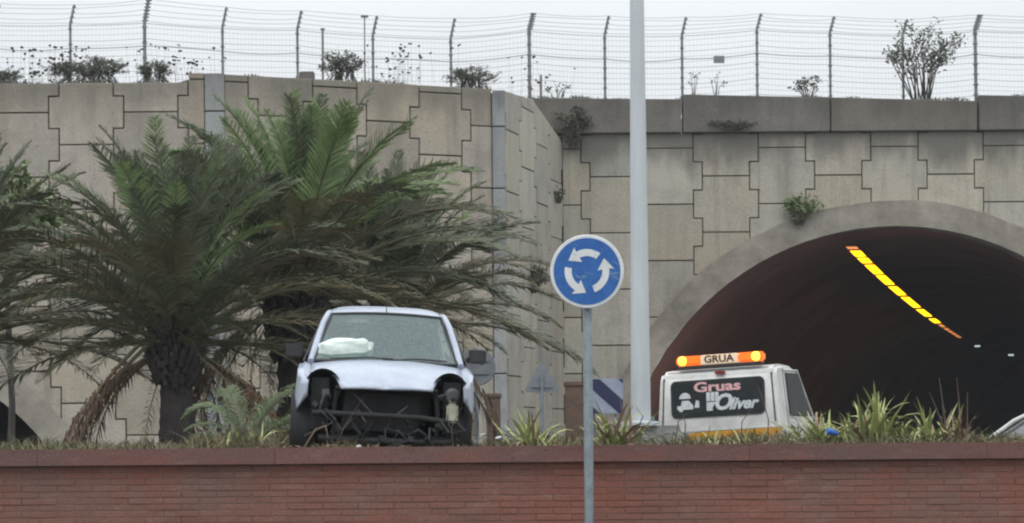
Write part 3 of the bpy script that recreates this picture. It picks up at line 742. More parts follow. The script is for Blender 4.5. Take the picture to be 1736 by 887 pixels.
def palm(px, pyc, d, pyb, rtrunk, label, nf, bright, seed, lscl):
    random.seed(seed)
    c = P(px, pyc, d); g = soilz(c.x, d)-.05 if d < 33 else 0
    root = empty('palm_tree', (c.x, d, g), label=label, cat='palm', group='palms on the planter')
    H = c.z - g
    # trunk: noisy, slightly flared foot, stacked leaf-base scars
    mb = MB(); prof = []; n = 22
    for k in range(23):
        s = k/22; z = H*s
        r = rtrunk*(1.08 - .16*min(1, s*3) + (.42 if s > .55 else 0)*min(1, (s-.55)/.1 if s > .55 else 0))
        prof.append((r, z))
    mb.lathe(prof, n)
    for v in mb.v:
        f = 1 + .09*mnoise.noise(Vector((v.x*9, v.y*9, v.z*14))) + .04*math.sin(v.z*38+math.atan2(v.y, v.x)*2)
        v.x *= f; v.y *= f
    mb.obj('trunk', M['bark'], root, smooth=True)
    bt = MB()
    for k in range(130):
        s = .50 + .5*k/130; a = k*2.39996; z = H*s; r = rtrunk*(1.0+.38*min(1, max(0, (s-.55)/.1)))
        p = Vector((math.cos(a)*r*.95, math.sin(a)*r*.95, z)); d_ = Vector((math.cos(a), math.sin(a), 1.1+.6*s)).normalized()
        bt.tube([p, p+d_*random.uniform(.10, .2)], [.055, .028], 5, flat=1.7)
    tag(bt.obj('leaf_bases', M['bark'], root), kind='stuff')
    for k in range(nf):
        az = k*2.39996 + random.uniform(-.25, .25); q = (k+.5)/nf
        bi = min(6, int(q**1.5*7)); isb = bright and bi < 3 and random.random() < bright
        me = random.choice(lib[('frondb' if isb else 'frondo' if bi > 2 and random.random() < .5 else 'frond', bi)])
        p = Vector((math.cos(az)*.14*(1-.3*q)*2*q, math.sin(az)*.14*2*q, H + .15 - .45*q))
        low = bi > 4 and math.sin(az) < -.3
        frond(root, me, p, az, lscl*random.uniform(.84, 1.1)*(.80, .84, .90, 1, 1, 1, 1)[bi]*(.62 if low else 1))
    for k in range(20 if px > 0 else 0):
        az = random.uniform(-.6, 3.7); frond(root, random.choice(dryl), Vector((math.cos(az)*.2, math.sin(az)*.2, H-.35)), az, random.uniform(.5, .9), 10, 'dry_frond', 'dry brown frond')
    return root, H
pa, Ha = palm(298, 545, 30, 745, .215, 'thick-trunked date palm at the left with its bare dark trunk in full view', 124, .1, 11, .92)
random.seed(5)
o = frond(pa, dryl[0], Vector((-.35, -.35, Ha-.25)), R(182), 1.0, 25, 'dry_frond', 'long dead frond hanging to the ground')
for k, (az, sc_) in enumerate(((178, 1.0), (186, .9), (172, .8))): frond(pa, dryl[k], Vector((-.3, -.3, Ha-.3)), R(az), sc_, 24, 'dry_frond', 'dry brown frond')
palm(502, 470, 32.2, 740, .27, 'leafier date palm behind the wrecked car with fresh green upright fronds', 112, .85, 23, .98)
palm(-70, 540, 31.2, 740, .22, 'date palm outside the left edge, only its fronds reaching into the photo', 80, 0, 41, .92)
palm(668, 520, 34.5, 740, .2, 'lower date palm wholly behind the wrecked car, fronds arching out to the right', 84, .1, 57, .86)
yp = P(418, 745, 27.5); yr = empty('young_palm', (yp.x, 27.5, soilz(yp.x, 27.5)-.03), label='young stemless palm with pale arching fronds between the two trunks', cat='palm')
random.seed(31)
for k, (az, s_) in enumerate(((20, .62), (55, .7), (-15, .5), (150, .45), (100, .6), (185, .34), (35, .55), (75, .75), (8, .62), (140, .55), (28, .7))):
    frond(yr, palel[k % 4], Vector((0, 0, 0)), R(az), s_*1.2)
mb = MB(); mb.lathe([(.09, 0), (.12, .1), (.08, .22), (.02, .28)], 10); mb.obj('stem', M['bark'], yr, smooth=True)

# ------------------------------------------------------------------ shrubs, weeds
def leafquad(mb, p, d, l, w, rr):
    n = Vector((rr.uniform(-1, 1), rr.uniform(-1, 1), rr.uniform(-1, 1))); s = d.cross(n)
    if s.length < 1e-3: return
    s = s.normalized()*w; a = len(mb.v)
    mb.v += [p, p+d*l*.5+s, p+d*l, p+d*l*.5-s]; mb.f.append((a, a+1, a+2, a+3))
def shrub(name, base, w_, h, nst, nlf, label, cat, seed, ml='shrub', leaf=.06, depth=None, lo=.2, group=None, trunk=.012, lean=0, up=1.0, h0=0, spread=.25):
    rr = random.Random(seed); root = empty(name, base, label=label, cat=cat, group=group)
    tw = MB(); lf = MB(); depth = depth or w_*.6
    if h0: mb = MB(); mb.tube([(0, 0, -.1), (.08, 0, h0*.5), (0, 0, h0+.1)], [.07, .05, .04], 8); mb.obj('trunk', M['twig'], root, smooth=True)
    ends = []
    for k in range(nst):
        a = rr.uniform(0, 6.28); q = math.sqrt(rr.random())
        e = Vector((math.cos(a)*q*w_/2+lean, math.sin(a)*q*depth/2, h*rr.uniform(.55, 1)*(1-.35*q*q)*up)); md = e*.5 + Vector((rr.uniform(-.1, .1)*w_, 0, h*.08))
        b0 = Vector((e.x*spread, e.y*spread, 0)); tw.tube([b0, md, e], [trunk, trunk*.7, trunk*.3], 4, cap=False); ends.append((b0, md, e))
        for j in range(2):
            s = rr.uniform(.4, .9); p = md.lerp(e, s); e2 = p + Vector((rr.uniform(-.22, .22)*w_, rr.uniform(-.2, .2)*depth, rr.uniform(0, .22)*h)); tw.tube([p, e2], [trunk*.4, trunk*.15], 3, cap=False); ends.append((p, p.lerp(e2, .5), e2))
    for k in range(nlf):
        b0, md, e = rr.choice(ends); s = lo + (1-lo)*rr.random()
        p = (b0.lerp(md, s*2) if s < .5 else md.lerp(e, s*2-1)) + Vector((rr.gauss(0, .035), rr.gauss(0, .035), rr.gauss(0, .03)))*max(.5, h)
        d = Vector((rr.uniform(-1, 1), rr.uniform(-1, 1), rr.uniform(-.5, 1))).normalized()
        leafquad(lf, p, d, leaf*rr.uniform(.6, 1.4), leaf*.25, rr)
    for v in tw.v: v.z += h0
    for v in lf.v: v.z += h0
    tw.obj('branches', M['twig'], root, fix=False)
    tag(lf.obj('foliage', M[ml], root, fix=False), kind='stuff')
    return root
def top(px, py, d): 
    q = P(px, py, d); return q
shrub('bush', top(152, 146, 58.6), 2.1, .72, 60, 7000, 'wide low dark bush on the wall top left of the fence post', 'bush', 1, spread=.85, lo=0, leaf=.045)
shrub('bush', top(262, 140, 59), .95, .55, 34, 2000, 'small rounded grey bush at the foot of the thick fence post on the left', 'bush', 2, spread=.8, lo=0, leaf=.045)
shrub('bush', top(5, 146, 58.6), 1.2, .42, 40, 2400, 'low bush at the left edge of the wall top', 'bush', 3, spread=.85, lo=0, leaf=.045)
shrub('bush', top(580, 140, 60), 1.35, .80, 40, 1300, 'twiggy half-bare bush on top of the angled wall', 'bush', 4, leaf=.07, spread=.6)
shrub('bush', top(800, 154, 61.5), 1.35, .65, 60, 3000, 'grey bush on the wall top near the smooth corner post', 'bush', 5, spread=.7, lo=0, leaf=.045)
shrub('young_tree', top(1562, 172, 67.3), 2.5, 2.15, 24, 1100, 'young open-branched tree growing on the coping above the tunnel', 'tree', 6, ml='shrub', leaf=.11, lo=.45, trunk=.02)
shrub('bush', top(1372, 168, 67.3), 1.0, .68, 14, 160, 'small sparse shrub on the coping left of the young tree', 'bush', 7, leaf=.11, lo=.5)
shrub('dead_weed', top(945, 172, 67), .7, .70, 7, 40, 'dead weed with a spiky head on the coping beside the short stake', 'weed', 8, leaf=.1)
shrub('dead_weed', top(1176, 165, 67), .5, .85, 4, 22, 'thin upright dead weed by the coping step, nearer the white post', 'weed', 9, leaf=.08)
shrub('dead_weed', top(1214, 163, 67), .5, .65, 4, 20, 'shorter dead weed directly below the grey fence plate', 'weed', 10, leaf=.08)
shrub('wall_weed', top(1352, 382, 65.8), 1.0, .85, 26, 520, 'green weed growing from the crack just above the tunnel arch', 'weed', 12, ml='greenleaf', leaf=.12, depth=.3, lean=.12)
shrub('wall_weed', top(902, 497, 62.6), .85, .75, 30, 620, 'dark green tuft growing from the receding wall left of the roundabout sign', 'weed', 13, leaf=.10, depth=.4)
shrub('wall_weed', top(836, 412, 60.0), .8, .75, 26, 200, 'dry twiggy tuft on the smooth corner post', 'weed', 14, leaf=.07, depth=.4)
shrub('wall_weed', top(948, 345, 65.2), .5, .42, 12, 90, 'small dark tuft in the corner where the two right walls meet', 'weed', 15, leaf=.08, depth=.3)
shrub('creeper', top(972, 250, 65.9), .9, 1.15, 40, 900, 'dark green creeper hanging over the coping beside the white lamp post', 'creeper', 16, leaf=.10, depth=.25)
shrub('creeper', top(1242, 222, 65.9), 1.5, .3, 30, 260, 'thin strip of grey moss and creeper under the coping', 'creeper', 17, leaf=.08, depth=.2)
shrub('leafy_tree', Vector((top(10, 470, 37).x, 37, 0)), 2.0, 1.5, 40, 2400, 'bright green leafy treetop at the left edge behind the palm', 'tree', 18, ml='greenleaf', leaf=.13, trunk=.015, lo=.15, h0=4.1)
# short weeds and moss along the tops of the walls
cw = MB(); rc = random.Random(99)
def fringe(x0, y0, z0, x1, y1, z1, n, hm):
    for k in range(n):
        t = rc.random(); x = x0+(x1-x0)*t; c_ = mnoise.noise((x*1.3, y0, 4))
        if rc.random() > .35 + c_*1.6: continue
        h = rc.uniform(.03, hm)*(1+max(0, c_)*2); p = Vector((x, y0+(y1-y0)*t+rc.uniform(.02, .3), z0+(z1-z0)*t-.02)); l = Vector((rc.uniform(-.5, .5)*h, 0, h)); s_ = Vector((rc.uniform(.006, .016), .004, 0))
        i = len(cw.v); cw.v += [p-s_, p+s_, p+l*.6+s_*.8, p+l*.6-s_*.8, p+l*1.0+Vector((l.x*.6, 0, 0))]; cw.f += [(i, i+1, i+2, i+3), (i+3, i+2, i+4)]
fringe(-14, dA+.12, topA, Axe-.5, dA+.12, topA, 900, .10)
fringe(Bx0, dA+.12, tB0, Bx1, dBe+.12, tB1, 900, .08)
a_, b_ = P(900, 166, dD), P(1660, 167, dD); fringe(a_.x, dD+.1, a_.z, b_.x, dD+.1, b_.z, 2600, .09)
a_, b_ = P(1662, 161, dD), P(2000, 168, dD); fringe(a_.x, dD+.1, a_.z, b_.x, dD+.1, b_.z, 700, .08)
tag(cw.obj('wall_top_weeds', M['shrub'], fix=False), 'short dry weeds and moss fringing the tops of the concrete walls', 'weeds', kind='stuff')
# sparse fine sprays with dark specks
for i, (px, py, n, lb) in enumerate(((85, 145, 120, 'airy seeding stalks with dark specks on the far left wall top'), (290, 140, 50, 'thin seeding stalks between the thick fence post and the raised corner'), (680, 140, 40, 'few thin seeding stalks on the angled wall top'), (890, 160, 16, 'lone wispy stalks where the wall top steps down'))):
    rr = random.Random(60+i); r_ = empty('seeding_stalks', P(px, py, 59.5 if px < 800 else 61.5), label=lb, cat='weed')
    tw = MB(); lf = MB()
    for k in range(n):
        x = rr.gauss(0, .7 if n > 60 else .5); z = rr.uniform(.1, .95); e = Vector((x+rr.uniform(-.1, .1), rr.uniform(-.3, .3), z))
        tw.tube([Vector((x, e.y, -.05)), e], [.003, .0015], 3, cap=False)
        lf.box(e, (rr.uniform(.03, .10), .02, rr.uniform(.02, .06)), rot=Euler((0, rr.uniform(-.6, .6), 0)).to_matrix())
    tag(tw.obj('stalks', M['twig'], r_, fix=False), kind='stuff'); tag(lf.obj('seed_heads', M['bark'], r_, fix=False), kind='stuff')
# strap-leaved plants: every leaf a part
def strap_mesh(L, th0, droop, w_, seed):
    rr = random.Random(seed); mb = MB(); p = Vector((0, 0, 0)); n = 7; tw_ = rr.uniform(-.5, .5)
    for k in range(n+1):
        s = k/n; t = R(th0) - R(droop)*s**1.6; ww = w_*(.55+.9*s if s < .4 else (1-(s-.4)/.6)**.7*.91+.01)
        side = Vector((0, math.cos(tw_*s), math.sin(tw_*s)))
        mb.v += [p-side*ww, p+Vector((-math.sin(t), 0, math.cos(t)))*-ww*.4, p+side*ww]
        p = p + Vector((math.cos(t), 0, math.sin(t)))*(L/n)
    for k in range(n):
        i = k*3; mb.f += [(i, i+1, i+4, i+3), (i+1, i+2, i+5, i+4)]
    return mb.mesh('leaf', smooth=True, fix=False)
straps = [strap_mesh(.5, 84-9*(k % 5), [15, 50, 95, 130][k % 4], .019, k) for k in range(10)]
for me in straps: me.materials.append(M['strap'])
strapsd = [me.copy() for me in straps]
for me in strapsd: me.materials.clear(); me.materials.append(M['strapdry'])
def strap_plant(px, pyt, n, d, label, seed, dryf=.15, sprd=1.0):
    rr = random.Random(seed); b = P(px, 755, d); b.z = soilz(b.x, d)-.02; H = P(px, pyt, d).z - b.z
    root = empty('strap_leaf_plant', b, label=label, cat='plant', group='strap-leaved plants in the planter')
    for k in range(int(n*1.7)):
        me = rr.choice(strapsd if rr.random() < dryf else straps)
        o = bpy.data.objects.new('leaf', me); C.objects.link(o); o.parent = root
        o.location = (rr.gauss(0, .06)*sprd, rr.gauss(0, .05), 0); s_ = H/.47*rr.uniform(.6, 1.06)
        o.rotation_euler = (rr.uniform(-.2, .2), rr.uniform(-.15, .3)*sprd, rr.uniform(0, 6.28)); o.scale = (s_, s_, s_)
straplist = [(903, 676, 26, 21.9, 'yellow-green strap-leaved clump left of the roundabout sign post'), (1049, 668, 30, 21.9, 'upright yellow-green strap-leaved clump between sign post and white lamp post'),
  (1392, 676, 28, 22.3, 'strap-leaved clump touching the right side of the tow truck'), (1478, 652, 34, 22.2, 'tallest green strap-leaved clump in front of the tunnel mouth'), (1566, 672, 40, 22.2, 'broad dense strap-leaved clump just left of the dry brown one'),
  (1362, 690, 18, 22.6, 'small strap-leaved clump hard against the truck door'), (1215, 708, 20, 22.0, 'low sprawling clump under the tow truck rear window'), (430, 712, 20, 21.9, 'short yellowing clump between the two palm trunks'), (375, 728, 16, 21.8, 'small tufted clump near the foot of the left palm trunk'), (1436, 690, 20, 22.4, 'low clump between the two tallest strap-leaved clumps, left side'), (1524, 694, 22, 22.5, 'low yellowish clump between the tallest clump and the broad dense one'), (1325, 712, 14, 21.8, 'low clump under the right rear corner of the truck cab'), (940, 722, 10, 21.8, 'tiny tuft between the left clump and the blue sign post'), (1270, 722, 14, 21.9, 'small green tuft below the right part of the truck window')]
for i, (px, yt, n, d, lb) in enumerate(straplist): strap_plant(px, yt, n, d, lb, 200+i, .12 if i < 6 else .3, 1.0 if i not in (4, 6) else 1.8)
strap_plant(1622, 690, 20, 22.0, 'dead brown strap-leaved clump under the tall dry stalks', 230, 1.0)
for i, (px, y0, x2, lb) in enumerate(((1592, 640, 1606, 'leaning dry stalk, tallest of the brown group on the right'), (1576, 665, 1612, 'dry stalk tilting left over the dense clump'), (1622, 640, 1630, 'straight dry stalk in the brown group on the right'), (1640, 665, 1636, 'short thin dry stalk at the right of the brown group'))):
    a = P(x2, 752, 22); a.z = soilz(a.x, 22); c = P(px, y0, 22)
    o = empty('dry_stalk', a, label=lb, cat='stalk'); mb = MB(); e = c-a; mb.tube([Vector((0, 0, 0)), e*.5+Vector((.01, 0, 0)), e], [.011, .008, .003], 6); mb.obj('stem', M['stem'], o)
    if i < 3:
        mb = MB(); mb.tube([e*.45, e*.5+Vector((.01, 0, .02)), e*.62], [.004, .017, .004], 6); mb.obj('seed_head', M['stem'], o, smooth=True)
# ground cover: weeds, dead leaves, twigs on the planter
rr = random.Random(77); wd_ = MB()
for k in range(26000):
    y = yw + .34 + rr.random()**1.6*4.5; x = rr.uniform(-5.6, 5.6)*max(1, y/yw*1.0)
    dens = .5 + .9*mnoise.noise((x*1.1, y*.5, 3))
    if rr.random() > dens + .25: continue
    z = soilz(x, y); px = CX + x/y*F
    h = rr.uniform(.02, .13)*(1+1.5*max(0, mnoise.noise((x*1.7, y, 9))))
    if 320 < px < 480: h *= 1.6
    if 480 < px < 820: h *= .75
    if px > 1120: h *= 1.15
    a = rr.uniform(0, 6.28); l = Vector((math.cos(a)*h*rr.uniform(.1, 1.0), math.sin(a)*h*.4, h)); s = Vector((-math.sin(a), math.cos(a), 0))*rr.uniform(.002, .006)
    if abs(s.x) < .0015: s.x = .003
    p = Vector((x, y, z)); i = len(wd_.v)
    wd_.v += [p-s, p+s, p+l*.6+s*.9, p+l*.6-s*.9, p+l+Vector((l.x*.5, 0, -h*.15))]; wd_.f += [(i, i+1, i+2, i+3), (i+3, i+2, i+4)]
tag(wd_.obj('weeds', M['weed'], fix=False), 'mixed green and straw-coloured weeds growing along the planter top', 'weeds', kind='stuff')
lt = MB()
for k in range(1500):
    x = rr.uniform(-5.4, 5.4); y = yw + rr.uniform(.0, 1.2); z = (zc + .004) if y < yw+.38 else soilz(x, y)+.01
    if y < yw + .38 and rr.random() > .3*(1+mnoise.noise((x*2, 0, 0))*2): continue
    a = rr.uniform(0, 6.28); d = Vector((math.cos(a), math.sin(a)*.6, rr.uniform(0, .35))); leafquad(lt, Vector((x, y, z)), d, rr.uniform(.03, .09), rr.uniform(.004, .01), rr)
tag(lt.obj('leaf_litter', M['dry'], fix=False), 'dry brown leaf litter lying on the wall cap and soil', 'litter', kind='stuff')
# bent bare stems by the car and tow truck
for i, (pts, lb) in enumerate(((((560, 750), (585, 722), (615, 675)), 'bare thin stem arching up in front of the wrecked car grille'), (((505, 752), (535, 728), (552, 722), (556, 742)), 'pale bent stem lying before the wreck left wheel'), (((1142, 745), (1150, 715), (1166, 700)), 'leaning bare twig at the left below the truck window'), (((1160, 745), (1162, 720), (1158, 700)), 'upright bare twig beside the leaning one below the truck window'), (((1255, 745), (1258, 715), (1275, 690)), 'bare twig crossing the right bottom corner of the truck window'), (((1300, 745), (1303, 712), (1290, 668), (1285, 655)), 'long curved twig along the truck rear pillar'), (((770, 752), (765, 725), (784, 690)), 'bare stem in front of the wreck right wheel'), (((1062, 748), (1090, 706), (1078, 690)), 'small dark twig crossing the lamp post foot'))):
    w0 = [P(a, b_, 21.6) for a, b_ in pts]; w0[0].z = soilz(w0[0].x, 21.6)
    o = empty('bare_stem', w0[0], label=lb, cat='stem'); mb = MB(); mb.tube([q-w0[0] for q in w0], [.006]+[.005]*(len(w0)-2)+[.002], 5); mb.obj('twig', M['stem'] if i != 1 else M['strapdry'], o, smooth=True)
q = P(1411, 733, 21.9); mb = MB(); mb.lathe([(.0, -.05), (.028, -.048), (.03, .02), (.012, .045), (.012, .06), (.0, .062)], 12, 'X'); o = mb.obj('plastic_bottle', M['blue'], smooth=True); o.location = q; o.rotation_euler = (0, R(15), R(20)); tag(o, 'small crushed blue plastic bottle caught in the weeds', 'litter')
for i, (px, py) in enumerate(((818, 737), (845, 742), (608, 757), (995, 722))):
    q = P(px, py, 21.75); mb = MB(); mb.box((0, 0, 0), (.06, .03, .016)); me = mb.mesh('scrap', bevel=.006)
    o = link_mesh('litter_scrap', me, M['signw']); o.location = q; o.location.z = max(q.z, soilz(q.x, 21.75)+.01); o.rotation_euler = (R(10*i), R(-14), R(30*i)); tag(o, ['white scrap near the right wheel of the wreck', 'flat white scrap between the wreck and the strap-leaved clump', 'tiny white scrap on the cap before the wreck', 'pale scrap just left of the blue sign post'][i], 'litter')

# ------------------------------------------------------------------ cars
def wheel(parent, x, y, z, r=.28, w_=.17):
    e = bpy.data.objects.new('wheel', MB().lathe([(r-.06, -w_/2), (r-.015, -w_/2), (r, -w_/2+.025), (r, w_/2-.025), (r-.015, w_/2), (r-.06, w_/2)], 28, 'X').mesh('tyre', smooth=True))
    C.objects.link(e); e.data.materials.append(M['tyre']); e.parent = parent; e.location = (x, y, z)
    s = 1 if x > 0 else -1
    mb = MB(); mb.lathe([(.0, s*.05), (.05, s*.055), (.06, s*.04), (r*.62, s*.03), (r-.07, s*.055), (r-.055, s*.07), (r-.055, -s*.06)], 24, 'X', cap=False); mb.obj('rim', M['metalD'], e, smooth=True)
def car(root, wreck, paint):
    """small hatchback, nose towards local -y, x to the right of its front seen from ahead"""
    L, hw = 3.62, .815
    def hx(y, z):      # body half width
        f = 1.0
        if y < .55: f -= .24*((.55-y)/.55)**2
        if y > 3.2: f -= .10*((y-3.2)/.42)**2
        return (hw - .05*max(0, (z-.55))**1.2*2 - (.05*(.35-z)/.35 if z < .35 else 0))*f
    def wt(y): return .86-.118*(1.06-y) if y > .55 else .80-.30*(.55-y)
    def zb(x, y):      # bonnet height
        t = max(0, min(1, (1.02-y)/.95)); return .925 - .09*t - .20*t**2.6 - .055*(abs(x)/.7)**2.5 - .02*t*(abs(x)/.7)
    # bonnet
    if wreck:
        right = [(.415, .13), (.44, .22), (.47, .34), (.53, .45), (.62, .50), (.695, .50), (.70, .6), (.69, .98)]
        pl = [(-.40, .12), (0, .085), (.415, .13)] + right[1:] + [(0, 1.02)] + [(-x_, y_) for x_, y_ in right[::-1]]
    else: pl = [(-.60, .12), (0, .05), (.60, .12), (.70, .5), (.69, .98), (0, 1.02), (-.69, .98), (-.70, .5)]
    me = surf(pl, .07, lambda x, y: (x, y, zb(x, y))); me.shade_smooth()
    o = link_mesh('bonnet', me, paint, root); sm = o.modifiers.new('s', 'SOLIDIFY'); sm.thickness = .02
    # front wings, doors, rear quarters
    for s in (-1, 1):
        def bx(y, z): return (s*hx(y, z), y, z)
        wa = arc(.68, .29, .335, 180, 0, 14)
        wing = [(.15, .56), (.25, .50), (.385, .44)] + [q for q in wa if q[1] >= .45] + [(1.0, .42), (1.06, .42)] + [(y, wt(y)) for y in (1.06, .8, .55, .42, .30, .22, .15)] if wreck else [(.10, .25), (.345, .25)] + [q for q in wa if q[1] >= .25] + [(1.06, .25)] + [(y, wt(y)) for y in (1.06, .8, .55, .42, .30, .22, .10)]
        me = surf(wing, .06, bx); me.shade_smooth(); o = link_mesh('front_wing', me, paint, root); sm = o.modifiers.new('s', 'SOLIDIFY'); sm.thickness = .015
        # wing top, joining the bonnet
        mb = MB(); n = 12
        for k in range(n+1):
            y = .16 + .90*k/n; zt_ = wt(y)
            x1 = s*hx(y, zt_); x0 = s*min(.70, abs(x1)-.03); z0_ = max(zb(.70, y), zt_-.02)
            mb.v += [Vector((x0, y, z0_-.006)), Vector(((x0+x1)/2+s*.008, y, (z0_+zt_)/2+.018)), Vector((x1, y, zt_))]
        for k in range(n):
            i = k*3; mb.f += [(i, i+1, i+4, i+3), (i+1, i+2, i+5, i+4)]
        mb.obj('wing_top', paint, root, smooth=True)
        dr = [(1.07, .24), (2.2, .24), (2.2, .90), (1.07, .86)]
        me = surf(dr, .1, bx); me.shade_smooth(); d_ = link_mesh('door', me, paint, root); sm = d_.modifiers.new('s', 'SOLIDIFY'); sm.thickness = .02
        mb = MB(); mb.box((s*(hx(2.05, .78)+.012), 2.05, .78), (.02, .14, .03)); mb.obj('handle', M['black'], d_, bevel=.006)
        wr = arc(2.97, .29, .33, 180, 0, 14)
        qt = [(2.21, .24), (2.64, .24)] + [q for q in wr if q[1] >= .24] + [(3.31, .24), (3.6, .3), (3.6, .88), (2.21, .90)]
        me = surf(qt, .1, bx); me.shade_smooth(); o = link_mesh('rear_quarter', me, paint, root); sm = o.modifiers.new('s', 'SOLIDIFY'); sm.thickness = .015
        # greenhouse
        cp = [(s*.70, .99, .885), (s*.655, 1.22, 1.07), (s*.60, 1.47, 1.26), (s*.562, 1.64, 1.345), (s*.548, 1.78, 1.368), (s*.54, 2.1, 1.385), (s*.535, 2.7, 1.38), (s*.53, 3.12, 1.32), (s*.62, 3.45, .98), (s*.70, 3.55, .86)]
        mb = MB(); mb.tube(cp, [.034, .03, .028, .026, .026, .026, .026, .032, .055, .06], 8); mb.obj('roof_pillar', paint, root, smooth=True)
        gp_ = [(1.12, .90), (2.14, .91), (2.14, 1.39), (1.68, 1.345), (1.42, 1.19)]
        g2 = [(2.22, .91), (3.32, .93), (3.06, 1.33), (2.75, 1.38), (2.22, 1.39)]
        for gq in (gp_, g2):
            mb = MB(); mb.prism(gq, lambda a, b, q: (s*(.765-(b-.9)*.40+q), a, b), 0, .012); mb.obj('side_window', M['dglass'], root)
        mb = MB(); mb.box((s*.665, 2.18, 1.14), (.03, .07, .52), rot=Euler((0, s*R(-21.5), 0)).to_matrix()); mb.obj('centre_pillar', M['black'], root)
        mb = MB(); mb.tube([(s*.73, 1.22, .93), (s*.80, 1.17, .97)], .025, 8); mb.box((s*.865, 1.16, .985), (.16, .10, .12)); mb.obj('mirror', M['black'], root, bevel=.03, smooth=True)
        for y in (.68, 2.97): wheel(root, s*(hw-.10), y, .28)
        mb = MB(); mb.lathe([(.33, -.16), (.33, .02)], 20, 'X', (s*.70 - (.0), .68, .29), cap=False); mb.obj('wheel_liner', M['under'], root, smooth=True)
    # roof
    me = surf([(-.575, 1.62), (.575, 1.62), (.565, 3.14), (-.565, 3.14)], .0575, lambda x, y: (x, y + (.05*(abs(x)/.575)**2 if y < 1.8 else 0), (1.345+.10*min(1, (y-1.62)/.6)**.65 - .05*max(0, (y-2.5)/.6)**2) + .022*(1-(x/.575)**2) - .06*min(1, (y-1.5)/.3)*(abs(x)/.575)**8))
    me.shade_smooth(); o = link_mesh('roof', me, paint, root); sm = o.modifiers.new('s', 'SOLIDIFY'); sm.thickness = .02
    # windscreen with black seal
    def ws(u, v, off=0): 
        wdt = .672 + (.527-.672)*v; y = .985 + (1.665-.985)*v; z = .895 + (1.345-.895)*v
        return (u*wdt, y - .075*(1-u*u)*(1-.3*v) - off*.55, z + off*.8 + .02*(1-u*u)*v)
    me = surf([(-1, 0), (1, 0), (1, 1), (-1, 1)], .1, ws); me.shade_smooth(); wo = link_mesh('windscreen', me, M['wglass'] if wreck else M['dglass'], root)
    mb = MB(); loop = [ws(u, 0, .004) for u in [-1+k*.2 for k in range(11)]] + [ws(1, v, .004) for v in (.33, .66)] + [ws(u, 1, .004) for u in [1-k*.2 for k in range(11)]] + [ws(-1, v, .004) for v in (.66, .33)]
    mb.tube(loop + [loop[0], loop[1]], .014, 6, cap=False); mb.obj('seal', M['black'], wo, smooth=True)
    mb = MB()
    mb.tube([ws(-.78, .02, .012), ws(-.25, .055, .02), ws(.1, .04, .02)], .008, 5); mb.tube([ws(-.05, .02, .012), ws(.45, .06, .02), ws(.85, .035, .02)], .008, 5)
    mb.obj('wiper', M['black'], root)
    mb = MB(); mb.tube([(0, 1.66, 1.365), (0, 1.72, 1.47)], [.007, .003], 6); mb.obj('aerial', M['black'], root)
    # cowl between bonnet and screen
    mb = MB()
    for k in range(11):
        u = -1+.2*k; x, y, z = ws(u, 0); mb.v += [Vector((x, y+.01, z-.005)), Vector((u*.69, 1.0-.02*(1-u*u)*-1, zb(u*.69, 1.0)-.03))]
    for k in range(10): mb.f.append((2*k, 2*k+2, 2*k+3, 2*k+1))
    mb.obj('cowl', M['black'], root)
    # tail
    mb = MB(); mb.v = [Vector(q) for q in ((-.66, 3.56, .9), (.66, 3.56, .9), (.53, 3.16, 1.35), (-.53, 3.16, 1.35))]; mb.f = [(0, 1, 2, 3)]; mb.obj('rear_window', M['dglass'], root)
    mb = MB(); mb.box((0, 3.58, .56), (1.42, .08, .66)); mb.obj('tailgate', paint, root, bevel=.04, smooth=True)
    mb = MB(); mb.box((0, 3.62, .36), (1.5, .12, .22)); mb.obj('rear_bumper', M['black'], root, bevel=.04, smooth=True)
    for s in (-1, 1):
        mb = MB(); mb.box((s*.66, 3.6, .78), (.12, .1, .2)); mb.obj('tail_light', M['lampred'], root, bevel=.02)
    # floor and cabin
    mb = MB(); mb.box((0, 2.0, .22), (1.45, 3.0, .06)); mb.box((0, 3.5, .5), (1.3, .04, .7)); mb.obj('floor_pan', M['under'], root)
    mb = MB(); mb.box((0, 1.28, .80), (1.34, .42, .22)); mb.obj('dashboard', M['black'], root, bevel=.05)
    for sx in (-.34, .34):
        st = bpy.data.objects.new('seat', MB().box((0, 0, .0), (.46, .5, .16)).mesh('seat', bevel=.05, smooth=True)); C.objects.link(st); st.data.materials.append(M['fabric']); st.parent = root; st.location = (sx, 2.0, .45)
        mb = MB(); mb.box((0, .26, .34), (.44, .13, .60), rot=Euler((R(-14), 0, 0)).to_matrix()); mb.obj('seat_back', M['fabric'], st, bevel=.05, smooth=True)
        mb = MB(); mb.box((0, .34, .72), (.24, .09, .17)); mb.obj('headrest', M['fabric'], st, bevel=.04, smooth=True)
    mb = MB(); mb.box((0, 2.9, .66), (1.15, .16, .55)); mb.obj('rear_seat', M['fabric'], root, bevel=.05, smooth=True)
    mb = MB(); tor = [(.34+.18*math.cos(R(a)), 1.55+.07*math.sin(R(a)), .87+.17*math.sin(R(a))) for a in range(0, 375, 15)]; mb.tube(tor, .014, 6, cap=False); mb.obj('steering_wheel', M['black'], root, smooth=True)
    if wreck:
        # burst airbag lying on the dashboard
        bm = bmesh.new(); bmesh.ops.create_icosphere(bm, subdivisions=4, radius=1)
        for v in bm.verts:
            n = v.co.copy(); f = 1 + .14*mnoise.noise(n*2.2) + .05*mnoise.noise(n*6)
            x, y, z = (math.copysign(abs(q)**.6, q) for q in n*1)
            v.co = Vector((x*.26*f, y*.13*f, z*.105*f))
        me = bpy.data.meshes.new('airbag'); bm.to_mesh(me); bm.free(); me.shade_smooth(); o = link_mesh('airbag', me, M['airbag'], root); o.location = (-.385, 1.17, 1.0); o.rotation_euler = (0, R(-4), 0)
